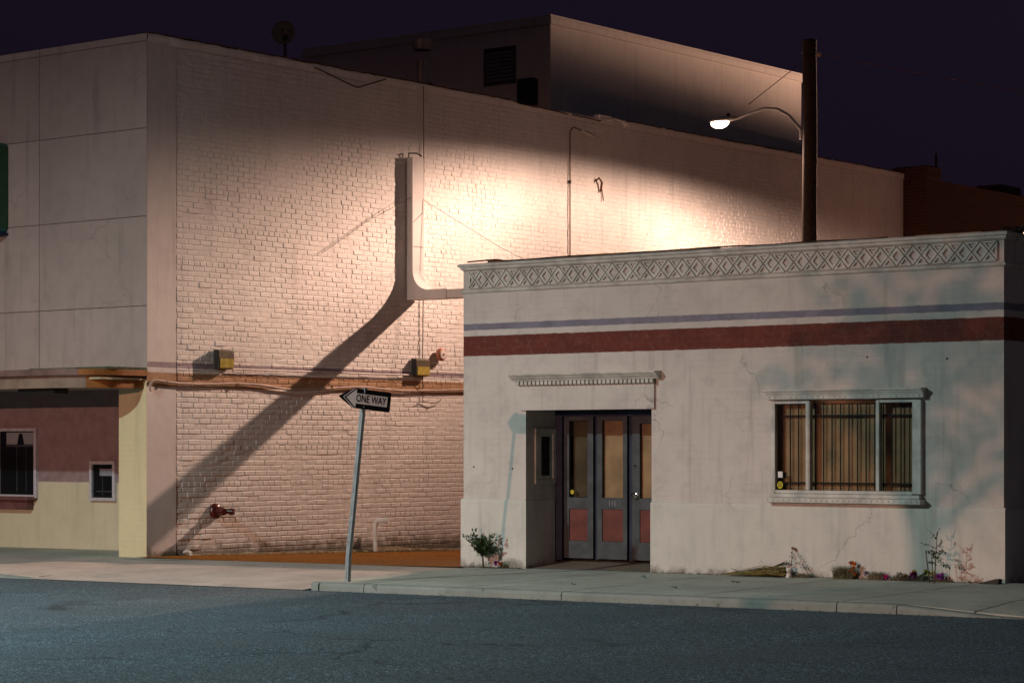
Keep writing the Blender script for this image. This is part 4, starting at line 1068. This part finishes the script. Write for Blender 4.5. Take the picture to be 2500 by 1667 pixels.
wps = [(PXP + .22 + 14 * u, PYP + 9 * u, 8.34 - .35 * math.sin(u * math.pi) * 0 - 1.1 * (1 - (1 - u) ** 2) * 1.0) for u in lin(0, 1, 16)]
o = mk('overhead_wire', MB().tube([(PXP + .22 + 8.5 * u, PYP + 10 * u, 8.34 - 2.0 * u + .5 * u * u) for u in lin(0, 1, 14)], .006, 5), plain('copper wire', (.25, .12, .10), .5, .2, 5)); tag(o, 'thin overhead wire sagging right from the lamp pole', 'wire')

# two more lamps of the same street, standing beyond the left edge of the frame, and a street tree by one of them
def street_lamp(px_, py_, head, colour, power, lab, prof, soft=.16):
    t_ = thing('street_lamp', (px_, py_, -.15), lab, 'street lamp')
    z0 = tz(px_) - .2
    mk('pole', MB().lathe([(0, .14), (.3, .14), (.32, .09), (8.6, .06)], (px_, py_, z0), (0, 0, 1), 12), m_lampm, t_, smooth=True)
    h_ = Vector(head); dr = Vector((h_.x - px_, h_.y - py_, 0)).normalized()
    mk('arm', MB().tube([Vector((px_, py_, z0 + 8.4)), Vector((px_, py_, z0 + 8.9)) + dr * .4, h_ - dr * .34 + Vector((0, 0, .06)), h_ - dr * .28 + Vector((0, 0, .04))], .03, 8), m_lampm, t_)
    cobra(t_, head, dr, colour, power, None, 45, prof, soft)
    return t_
street_lamp(-16.6, -43.0, (-17.4, -40.5, 7.7), (1.0, .51, .37), 56000, 'warm lamp of the lot across the street, behind the viewer', (-.058, .11, 0, 1))
street_lamp(-25.2, 81.5, (-26.62, 80.0, 8.25), (1.0, .56, .38), 230000, 'sodium lamp at the far end of the alley, hidden behind the right edge', (-.6, -.45, 0, 1), .22)
street_lamp(-21.4, 8.6, (-23.3, 9.6, 8.9), (.74, .93, .89), 8600, 'greenish street lamp on the near side, outside the left of frame', (.0, .62, 0, 1))

m_bark = plain('bark', (.10, .07, .05), .9, .4, 12)
def leafmat(name, col):
    g = G(name); n = g.noise(g.pos(), 7, 2)
    c = g.mix(g.ramp(n, .35, .65), tuple(x * .6 for x in col), tuple(x * 1.3 for x in col))
    return g.out(c, .55, None, .35)
m_leaf = leafmat('tree leaf', (.05, .085, .03))
def tree(x, y, h_, cr, n_leaf, seed, label):
    r_ = random.Random(seed); t_ = thing('street_tree', (x, y, tz(x) - .15), label, 'tree')
    z0 = tz(x) - .16; mb = MB(); tips = []
    mb.tube([(x, y, z0), (x + .05, y, z0 + h_ * .25), (x - .03, y + .05, z0 + h_ * .5)], [.14, .11, .09], 8)
    for k in range(9):
        a = k * 2.4; el = r_.uniform(.4, 1.1); L = cr * r_.uniform(.8, 1.2); b0 = Vector((x - .03, y + .05, z0 + h_ * (.42 + .05 * (k % 3))))
        dv_ = Vector((math.cos(a) * math.cos(el), math.sin(a) * math.cos(el), math.sin(el)))
        m1 = b0 + dv_ * L * .5 + Vector((0, 0, .1)); e1 = b0 + dv_ * L
        mb.tube([b0, m1, e1], [.06, .035, .012], 6); tips += [m1, e1]
        for j in range(4):
            s_ = b0 + dv_ * L * r_.uniform(.4, .95); q = s_ + Vector((r_.gauss(0, .4), r_.gauss(0, .4), r_.uniform(.0, .6))) * cr * .5
            mb.tube([s_, q], [.022, .006], 5); tips.append(q)
    mk('trunk', mb, m_bark, t_)
    lf = MB()
    for k in range(n_leaf):
        c_ = r_.choice(tips) + Vector((r_.gauss(0, .22), r_.gauss(0, .22), r_.gauss(0, .18))) * cr * .55
        d_ = Vector((r_.gauss(0, 1), r_.gauss(0, 1), r_.gauss(-.3, .6)))
        lf.leaf(c_, d_, Vector((r_.gauss(0, 1), r_.gauss(0, 1), 1)), r_.uniform(.09, .17), r_.uniform(.05, .09))
    mk('crown', lf, m_leaf, t_)
tree(-15.05, -3.0, 8.6, 1.3, 1500, 21, 'small leafy street tree beside the viewer, outside the frame')

# ------------------------------------------------------------------ ONE WAY sign
sg = thing('one_way_sign', (-19.286, 21.56, walk_z(-19.286, 21.56)), 'leaning ONE WAY arrow sign on a perforated steel post at the kerb', 'sign')
SY = 21.56
zb = walk_z(-19.286, SY) - .05
k_ = 1.0
scl = SY / 21.283
bx, tx, tzp = -19.286 * scl, -19.014 * scl, 1.6 + (2.043 - 1.6) * scl
lean = math.atan2(tx - bx, tzp - zb)
ax = Vector((math.sin(lean), 0, math.cos(lean)))
pw_ = .052
m_post = plain('galvanised post', (.36, .40, .42), .45, .25, 10, metal=.35)
mb = MB(); P0 = Vector((bx + .012, SY, zb)); Lp = (tzp - zb) / math.cos(lean) + .26
kink = .32; P1 = P0 + Vector((.012, 0, kink)); P2 = P1 + ax * (Lp - kink)
def sq(p, a_): 
    u = Vector((a_.z, 0, -a_.x)); return [p + u * (-pw_ / 2) + Vector((0, -pw_ / 2, 0)), p + u * (pw_ / 2) + Vector((0, -pw_ / 2, 0)), p + u * (pw_ / 2) + Vector((0, pw_ / 2, 0)), p + u * (-pw_ / 2) + Vector((0, pw_ / 2, 0))]
vs_ = sq(P0, Vector((0, 0, 1))) + sq(P1, ax) + sq(P2, ax)
fs = [(s_ * 4 + k, s_ * 4 + (k + 1) % 4, (s_ + 1) * 4 + (k + 1) % 4, (s_ + 1) * 4 + k) for s_ in range(2) for k in range(4)] + [(8, 9, 10, 11)]
mb.add(vs_, fs); po = mk('post', mb, m_post, sg)
hm = MB(); q = .10
while q < Lp - .30:
    c_ = P0 + Vector((.012 * min(1, q / kink), 0, q)) if q < kink else P1 + ax * (q - kink)
    hm.lathe([(0, .0055), (.002, .0055)], c_ + Vector((0, -pw_ / 2, 0)), (0, -1, 0), 6)
    hm.lathe([(0, .0055), (.002, .0055)], c_ + Vector((pw_ / 2, 0, 0)), (1, 0, 0), 6)
    q += .0254 * 1.05
stuff(mk('post_holes', hm, m_dark, po))
# plate in its own tilted frame
roll = R(6.6)
PN = Vector((.90, -.436, 0)).normalized(); hx = Vector((-PN.y, PN.x, 0)); ex = hx * math.cos(roll) - Vector((0, 0, math.sin(roll))); ez = hx * math.sin(roll) + Vector((0, 0, math.cos(roll)))
PCz = 1.6 + (2.168 - 1.6) * scl
PC = P1 + ax * ((PCz - P1.z) / ax.z) + PN * .040 + hx * (-.005)
w2, h2 = .345, .122
m_blk = plain('sign black', (.008, .008, .009), .7, .2, 9, spec=.1); m_wht = plain('sign white', (.88, .86, .84), .45, .12, 9)
def plate(poly, y0, y1):
    a_ = [PC + ex * p[0] + ez * p[1] - PN * y0 for p in poly]; b_ = [PC + ex * p[0] + ez * p[1] - PN * y1 for p in poly]; n = len(poly)
    return MB().add(a_ + b_, [tuple(range(n))[::-1], tuple(range(n, 2 * n))] + [(i, (i + 1) % n, n + (i + 1) % n, n + i) for i in range(n)])
def rnd_poly(pts, r_):
    out = []
    for i in range(len(pts)):
        p0, p1, p2 = Vector(pts[i - 1]), Vector(pts[i]), Vector(pts[(i + 1) % len(pts)])
        a_ = p1 + (p0 - p1).normalized() * r_; b_ = p1 + (p2 - p1).normalized() * r_
        for u in (0, .25, .5, .75, 1): out.append(tuple(a_ * (1 - u) ** 2 + p1 * 2 * u * (1 - u) + b_ * u ** 2))
    return out
outline = rnd_poly([(w2, h2), (-w2 + .20, h2), (-w2, 0), (-w2 + .20, -h2), (w2, -h2)], .022)
pt_ = mk('plate', plate(outline, 0.0, .004), m_blk, sg)
arrow = [(w2 - .045, .062), (-w2 + .235, .062), (-w2 + .235, .112), (-w2 + .105, 0), (-w2 + .235, -.112), (-w2 + .235, -.062), (w2 - .045, -.062)]
mk('arrow', plate(arrow, -.0025, -.0005), m_wht, pt_)
chev = [(-w2 + .215, .117), (-w2 + .075, 0), (-w2 + .215, -.117), (-w2 + .20, -.117), (-w2 + .063, 0), (-w2 + .20, .117)]
mk('border', plate(chev, -.0025, -.0005), m_wht, pt_)
tv, tf = text_mesh('ONE WAY', .128, .66, .0022)
mb = MB().add([PC + ex * (v[0] + .085) + ez * (v[1]) + PN * .0045 for v in tv], [f for f in tf])
mk('lettering', mb, m_blk, pt_)
for zq in (.092, -.092):
    c_ = PC + ex * .0 + ez * zq
    mk('bolt', MB().lathe([(0, .009), (.005, .008)], c_, PN, 8), m_post, pt_)

# ------------------------------------------------------------------ plants, flowers and small litter along the low building
m_lf2 = leafmat('shrub leaf', (.035, .07, .025)); m_stem = plain('twig brown', (.07, .05, .035), .9, .3, 20); m_dry = leafmat('dry leaf', (.16, .11, .05))
YS = YF - .16
def gz(x, y): return walk_z(x, y)
# shrub at the left pier
x0 = -19.77
t = thing('shrub', (x0, YS, gz(x0, YS)), 'small leafy shrub growing at the foot of the left pier', 'shrub')
rs = random.Random(4); st = MB(); lv_ = MB(); z0 = gz(x0, YS)
st.tube([(x0, YS, z0 - .02), (x0 - .005, YS, z0 + .12), (x0 - .01, YS - .01, z0 + .2)], [.013, .011, .009], 6)
for k in range(34):
    a = rs.random() * 6.3; sp_ = rs.uniform(.15, 1.0); tip = Vector((x0 - .01 + math.cos(a) * .29 * sp_ , YS + math.sin(a) * .11 * sp_ - .01, z0 + .2 + rs.uniform(-.02, .34) * (1.12 - .5 * sp_)))
    b0 = Vector((x0 - .01, YS - .01, z0 + rs.uniform(.13, .2))); md = (b0 + tip) / 2 + Vector((0, 0, .02)); st.tube([b0, md, tip], [.005, .004, .002], 4)
    for j in range(20):
        u = rs.uniform(.3, 1.05); c_ = b0.lerp(tip, u) + Vector((rs.gauss(0, .012), rs.gauss(0, .012), rs.gauss(0, .012)))
        lv_.leaf(c_, (tip - b0).normalized() + Vector((rs.gauss(0, .7), rs.gauss(0, .7), rs.gauss(-.25, .6))), Vector((rs.gauss(0, .5), -.4, 1)), rs.uniform(.04, .075), rs.uniform(.02, .032))
mk('stem', st, m_stem, t); mk('foliage', lv_, m_lf2, t)
# tall sapling near the right corner
x0 = -12.98; ys_ = YF - .34
t = thing('sapling', (x0, ys_, gz(x0, ys_)), 'thin sparse sapling with bare stems near the right corner', 'sapling')
z0 = gz(x0, ys_); st = MB(); lv_ = MB(); rs = random.Random(8)
st.tube([(x0, ys_, z0 - .02), (x0 + .01, ys_, z0 + .22), (x0 + .035, ys_, z0 + .58)], [.008, .006, .003], 5)
st.tube([(x0 - .02, ys_, z0 - .02), (x0 - .035, ys_ + .01, z0 + .2), (x0 - .04, ys_, z0 + .37)], [.006, .005, .003], 5)
st.tube([(x0 - .06, ys_, z0 - .02), (x0 - .09, ys_, z0 + .2), (x0 - .115, ys_, z0 + .37)], [.007, .006, .005], 5)
for (zz, dx, dz, ln) in ((.50, -.13, .13, 1), (.40, -.17, .06, 1), (.33, -.12, .05, 1), (.52, .06, .10, 1), (.40, .08, .08, 1), (.30, .12, -.02, 1), (.25, .17, -.05, 1), (.34, .10, .03, 1), (.22, -.08, .03, 1), (.28, -.06, .06, 1)):
    b0 = Vector((x0 + .02, ys_, z0 + zz)); tip = b0 + Vector((dx, rs.gauss(0, .04), dz)); st.tube([b0, (b0 + tip) / 2 + Vector((0, 0, .01)), tip], [.003, .0025, .0012], 4)
    for j in range(5 if zz > .36 else 16):
        c_ = b0.lerp(tip, rs.uniform(.1, 1)); lv_.leaf(c_, Vector((rs.gauss(0, 1), rs.gauss(0, .6), rs.gauss(-.4, .7))), Vector((0, -.5, 1)), rs.uniform(.03, .055), rs.uniform(.016, .027))
mk('stem', st, m_stem, t); mk('foliage', lv_, m_lf2, t)
# tufts
def tuft(x, w_, h_, n_, col, seed, label, nm='grass_tuft'):
    r_ = random.Random(seed); m_ = MB(); y = YF - .10; n_ = int(n_ * 1.8); h_ *= 1.3
    for k in range(n_):
        bx_ = x + r_.uniform(-w_, w_); by = y + r_.uniform(-.05, .05); z = gz(bx_, by) - .005; hh_ = h_ * r_.uniform(.35, 1)
        lx_, ly_ = r_.gauss(0, .35) * hh_, r_.gauss(0, .25) * hh_; wd = r_.uniform(.002, .004)
        m_.add([(bx_ - wd, by, z), (bx_ + wd, by, z), (bx_ + wd * .7 + lx_ * .4, by + ly_ * .4, z + hh_ * .6), (bx_ - wd * .7 + lx_ * .4, by + ly_ * .4, z + hh_ * .6), (bx_ + lx_, by + ly_, z + hh_)], [(0, 1, 2, 3), (3, 2, 4)])
    o = mk(nm, m_, leafmat('tuft %d' % seed, col)); tag(o, label, 'grass', 'weed tufts along the wall'); return o
tuft(-14.30, .13, .14, 420, (.10, .09, .04), 31, 'dry green weed tuft under the orange marigolds')
tuft(-13.86, .10, .09, 260, (.12, .09, .05), 32, 'dry brown weed tuft left of the pink plastic flower')
tuft(-13.43, .20, .07, 420, (.11, .08, .04), 33, 'low brown weed strip among the magenta flowers')
tuft(-14.86, .10, .05, 120, (.10, .08, .04), 34, 'short weed tuft just right of the leaning flower stem')
tuft(-19.6, .2, .02, 160, (.07, .05, .03), 35, 'thin line of dry weeds at the foot of the shrub')
tuft(-13.05, .16, .03, 150, (.10, .07, .04), 36, 'thin dry weeds at the base of the sapling')
# flowers: petals on a stem
def petal_ball(m_, c, r_, n_, rr, flat=.7):
    for k in range(n_):
        d_ = Vector((rr.gauss(0, 1), rr.gauss(0, 1) - .4, rr.gauss(.3, 1) * flat)).normalized()
        m_.leaf(Vector(c) + d_ * r_ * .15, d_, Vector((rr.gauss(0, 1), rr.gauss(0, 1), 1)), r_ * rr.uniform(.7, 1.1), r_ * .75)
def flower(x, z, r_, col, label, seed, stem=True, y=None, n_=26, cat='flower', group='flowers left along the wall'):
    rr = random.Random(seed); y = y or YF - .12; zb_ = gz(x, y)
    r_ *= 1.75
    t_ = thing('flower', (x, y, zb_), label, cat, group)
    m_ = MB(); petal_ball(m_, (x, y, z), r_, n_, rr); mk('bloom', m_, plain('petal %s' % str(col), col, .6, .3, 30), t_)
    if stem: mk('stem', MB().tube([(x + rr.uniform(-.01, .01), y + .01, zb_ - .01), (x, y, z)], .003, 5), plain('green stem', (.05, .08, .03), .7, .3, 15), t_)
    return t_
OR = (.62, .17, .03); MG = (.42, .03, .28); YL = (.45, .42, .05); PK = (.62, .06, .30); WH = (.6, .55, .5); PU = (.33, .06, .36)
flower(-14.20, .225, .020, OR, 'upper left bloom of the orange marigold group', 1)
flower(-14.155, .21, .020, OR, 'upper right bloom of the orange marigold group', 2)
flower(-14.165, .165, .016, OR, 'small middle bloom of the orange marigold group', 3)
flower(-14.205, .115, .024, OR, 'low broad bloom in the orange marigold group', 4)
flower(-14.16, .10, .020, OR, 'lowest orange marigold bloom beside the weed tuft', 5)
flower(-14.00, .105, .022, (.38, .32, .40), 'pale lilac flower between marigolds and pink flower', 6)
flower(-13.72, .075, .034, PK, 'bright pink plastic flower lying at the wall foot', 7, n_=14)
flower(-13.55, .10, .028, WH, 'whitish faded flower left of the magenta bloom', 8)
flower(-13.48, .09, .018, (.4, .22, .05), 'small ochre flower beside the whitish one', 9)
flower(-13.37, .10, .032, MG, 'magenta bloom standing in the low weed strip', 10)
flower(-13.365, .145, .018, (.55, .32, .05), 'small yellow-orange bloom above the magenta one', 11)
flower(-13.19, .135, .032, YL, 'yellow-green bloom left of the cream one', 12)
flower(-13.125, .13, .026, (.62, .58, .30), 'cream bloom next to the yellow-green one', 13)
flower(-13.03, .10, .032, PU, 'purple bloom at the base of the sapling', 14)
m_ = MB(); rr = random.Random(5)
for k in range(40): m_.leaf((-13.18 + rr.gauss(0, .035), YF - .13 + rr.gauss(0, .02), .075 + abs(rr.gauss(0, .03))), (rr.gauss(0, 1), rr.gauss(0, .6), rr.gauss(.2, .6)), (0, -.4, 1), .045, .022)
o = mk('leafy_plant', m_, m_lf2); tag(o, 'dark green leaves under the yellow bloom', 'plant')
flower(-19.56, .055, .030, MG, 'magenta flower on the pavement right of the shrub', 15, stem=False, n_=20)
flower(-19.51, .05, .022, (.65, .16, .04), 'orange flower on the pavement right of the shrub', 16, stem=False)
m_ = MB()
for k in range(16): m_.leaf((-19.46 + rr.gauss(0, .03), YF - .12 + rr.gauss(0, .02), .03 + abs(rr.gauss(0, .012))), (rr.gauss(0, 1), rr.gauss(0, .6), rr.gauss(.2, .5)), (0, -.4, 1), .04, .022)
o = mk('fallen_leaves', m_, m_lf2); tag(o, 'little bunch of green leaves beside the orange pavement flower', 'leaves')
# upright rose stem behind the figurine and another leaning against the wall
def rose(x, y, xt, yt, zt, label, seed):
    rr = random.Random(seed); zb_ = gz(x, y); t_ = thing('dried_rose', (x, y, zb_), label, 'flower')
    st_ = MB().tube([(x, y, zb_ - .005), ((x + xt) / 2, (y + yt) / 2, (zb_ + zt) / 2 + .005), (xt, yt, zt)], [.0045, .0035, .003], 5); lf_ = MB()
    for k in range(14):
        u = rr.uniform(.25, .75); c_ = Vector((x, y, zb_)).lerp(Vector((xt, yt, zt)), u)
        tip = c_ + Vector((rr.gauss(0, .03), rr.gauss(0, .015), rr.uniform(.0, .04))); st_.tube([c_, tip], .0016, 4)
        lf_.leaf(tip, (rr.gauss(0, 1), rr.gauss(0, .5), rr.gauss(0, 1)), (0, -.5, 1), rr.uniform(.02, .035), .016)
    mk('stem', st_, m_stem, t_); mk('leaf', lf_, plain('withered leaf', (.06, .055, .035), .8, .3, 20), t_)
    m2 = MB(); petal_ball(m2, (xt, yt, zt), .022, 24, rr); mk('bloom', m2, plain('dried orange petal', (.40, .13, .03), .7, .3, 30), t_)
rose(-15.05, YF - .10, -15.045, YF - .06, .375, 'upright dried orange rose behind the white figurine', 3)
rose(-14.76, YF - .12, -15.02, YF - .045, .36, 'dried rose leaning against the wall right of the figurine', 4)
# white figurine of a sitting animal
fx, fy = -15.03, YF - .17; fz_ = gz(fx, fy)
t = thing('figurine', (fx, fy, fz_), 'small white seated animal figurine beside the dry fronds', 'figurine')
m_fig = plain('white plaster', (.72, .70, .66), .6, .2, 18)
mk('body', MB().lathe([(-.005, .028), (.01, .036), (.035, .032), (.055, .026), (.062, .020), (.07, .028), (.09, .035), (.108, .031), (.12, .016), (.123, .002)], (fx, fy, fz_), (0, 0, 1), 14), m_fig, t, smooth=True)
for s_ in (-1, 1):
    mk('ear', MB().lathe([(0, .012), (.022, .009), (.03, .002)], (fx + s_ * .024, fy, fz_ + .105), (s_ * .35, 0, 1), 8), m_fig, t, smooth=True)
    mk('paw', MB().lathe([(-.012, .004), (-.005, .012), (.012, .012), (.02, .004)], (fx + s_ * .018, fy - .028, fz_ + .006), (0, -.3, 1), 8), m_fig, t, smooth=True)
mk('muzzle', MB().lathe([(0, .014), (.008, .011), (.012, .003)], (fx, fy - .030, fz_ + .085), (0, -1, 0), 8), m_fig, t, smooth=True)
# pile of dry palm fronds
t = thing('palm_fronds', (-15.5, YF - .16, gz(-15.5, YF - .16)), 'pile of dry yellowish palm fronds on the pavement', 'fronds')
rr = random.Random(12); m1 = MB(); m2 = MB()
for k in range(150):
    xb = -15.09 + rr.gauss(0, .02); xe = -15.95 + rr.uniform(0, .55) ** 1.3; y = YF - .15 + rr.gauss(0, .045); hgt = abs(rr.gauss(.07, .035)); zz = gz(xb, y)
    pts = [(xb, y, zz + rr.uniform(.01, .06) + hgt * .5), ((xb * .6 + xe * .4), y + rr.gauss(0, .015), zz + .02 + hgt * .7), (xe, y + rr.gauss(0, .03), zz + .008 + rr.uniform(0, .02))]
    (m1 if k % 3 else m2).tube(pts, [.005, .004, .0015], 4)
for k in range(10):
    y = YF - .1 + rr.gauss(0, .02); m2.tube([(-15.6 + rr.uniform(-.1, .1), y, gz(-15.6, y) + .05), (-15.3, y, gz(-15.3, y) + .12), (-15.10 + rr.gauss(0, .02), y, gz(-15.1, y) + .17 + rr.gauss(0, .012))], [.003, .004, .003], 4)
m2.tube([(-15.55, YF - .14, .07), (-15.75, YF - .15, .065), (-15.88, YF - .13, .11)], [.011, .008, .003], 5)
stuff(mk('dry_strands', m1, leafmat('straw', (.30, .24, .08)), t)); stuff(mk('dark_strands', m2, leafmat('dark straw', (.08, .055, .03)), t))
# wooden wedge at the right corner, litter
o = mk('wood_wedge', MB().prism([(-12.50, .047), (-12.24, .047), (-12.235, .10), (-12.27, .105)], 'y', YF - .22, YF - .13), plain('wet board', (.05, .045, .04), .8, .3, 12)); tag(o, 'dark wooden wedge on the ground at the right building corner', 'board')
def scrap(x, y, s_, col, label, cat, seed, h_=.01):
    rr = random.Random(seed); m_ = MB(); z = gz(x, y) + .003
    for k in range(7):
        a_ = rr.random() * 6.3; m_.leaf((x + rr.gauss(0, s_ * .3), y + rr.gauss(0, s_ * .3), z + rr.uniform(0, h_)), (math.cos(a_), math.sin(a_), rr.uniform(0, .4)), (0, 0, 1), s_, s_ * .55)
    o = mk('litter', m_, plain('scrap %d' % seed, col, .7, .3, 30)); tag(o, label, cat, 'litter on the sidewalk')
scrap(-16.55, 23.65, .05, (.03, .22, .22), 'crumpled teal scrap on the sidewalk right of the doorway', 'litter', 51, .02)
scrap(-16.60, 22.25, .035, (.14, .04, .025), 'small dark red leaf near the kerb joint', 'leaf', 52)
scrap(-15.05, 23.35, .06, (.22, .09, .06), 'flattened brownish scrap on the sidewalk below the fronds', 'litter', 53)
scrap(-15.2, 22.3, .04, (.03, .03, .03), 'small black scrap near the kerb', 'litter', 54)
scrap(-12.72, YF - .25, .035, (.6, .58, .55), 'white scrap beside the wooden wedge', 'litter', 55, .015)
scrap(-12.6, YF - .2, .05, (.25, .05, .04), 'reddish scrap beside the wooden wedge', 'litter', 56)
# grit, dead leaves and scraps gathered at the wall foot and in the gutter
def debris(name, n_, fx_, size, col, label, seed):
    rr = random.Random(seed); m_ = MB()
    for k in range(n_):
        x, y, z = fx_(rr); s_ = rr.uniform(*size); a_ = rr.random() * 6.3
        m_.leaf((x, y, z), (math.cos(a_), math.sin(a_), rr.uniform(-.1, .5)), (rr.gauss(0, .3), rr.gauss(0, .3), 1), s_, s_ * rr.uniform(.3, .7))
    o = mk(name, m_, leafmat(label[:20], col)); stuff(o); o['label'] = label
def foot(rr):
    x = rr.choice([rr.uniform(-17.1, -12.2), rr.uniform(-17.1, -12.2), rr.uniform(-20.2, -19.2)]); y = YF - .035 - abs(rr.gauss(0, .05)); return x, y, walk_z(x, y) + .003
def gut(rr):
    x = rr.uniform(-19.6, -9); y = YK - .01 - abs(rr.gauss(0, .07)); return x, y, tz(x) - .150
def walkf(rr):
    x = rr.uniform(-19.8, -9); y = rr.uniform(YK + .2, YF - .1); return x, y, walk_z(x, y) + .003
debris('leaf_litter', 900, foot, (.008, .035), (.085, .06, .03), 'brown leaf litter along the foot of the white facade', 61)
debris('gutter_grit', 700, gut, (.006, .03), (.10, .085, .06), 'grit and leaves lying in the gutter below the kerb', 62)
debris('walk_specks', 260, walkf, (.006, .022), (.06, .05, .04), 'scattered dark specks of debris on the sidewalk', 63)
print('built', len(bpy.data.objects))
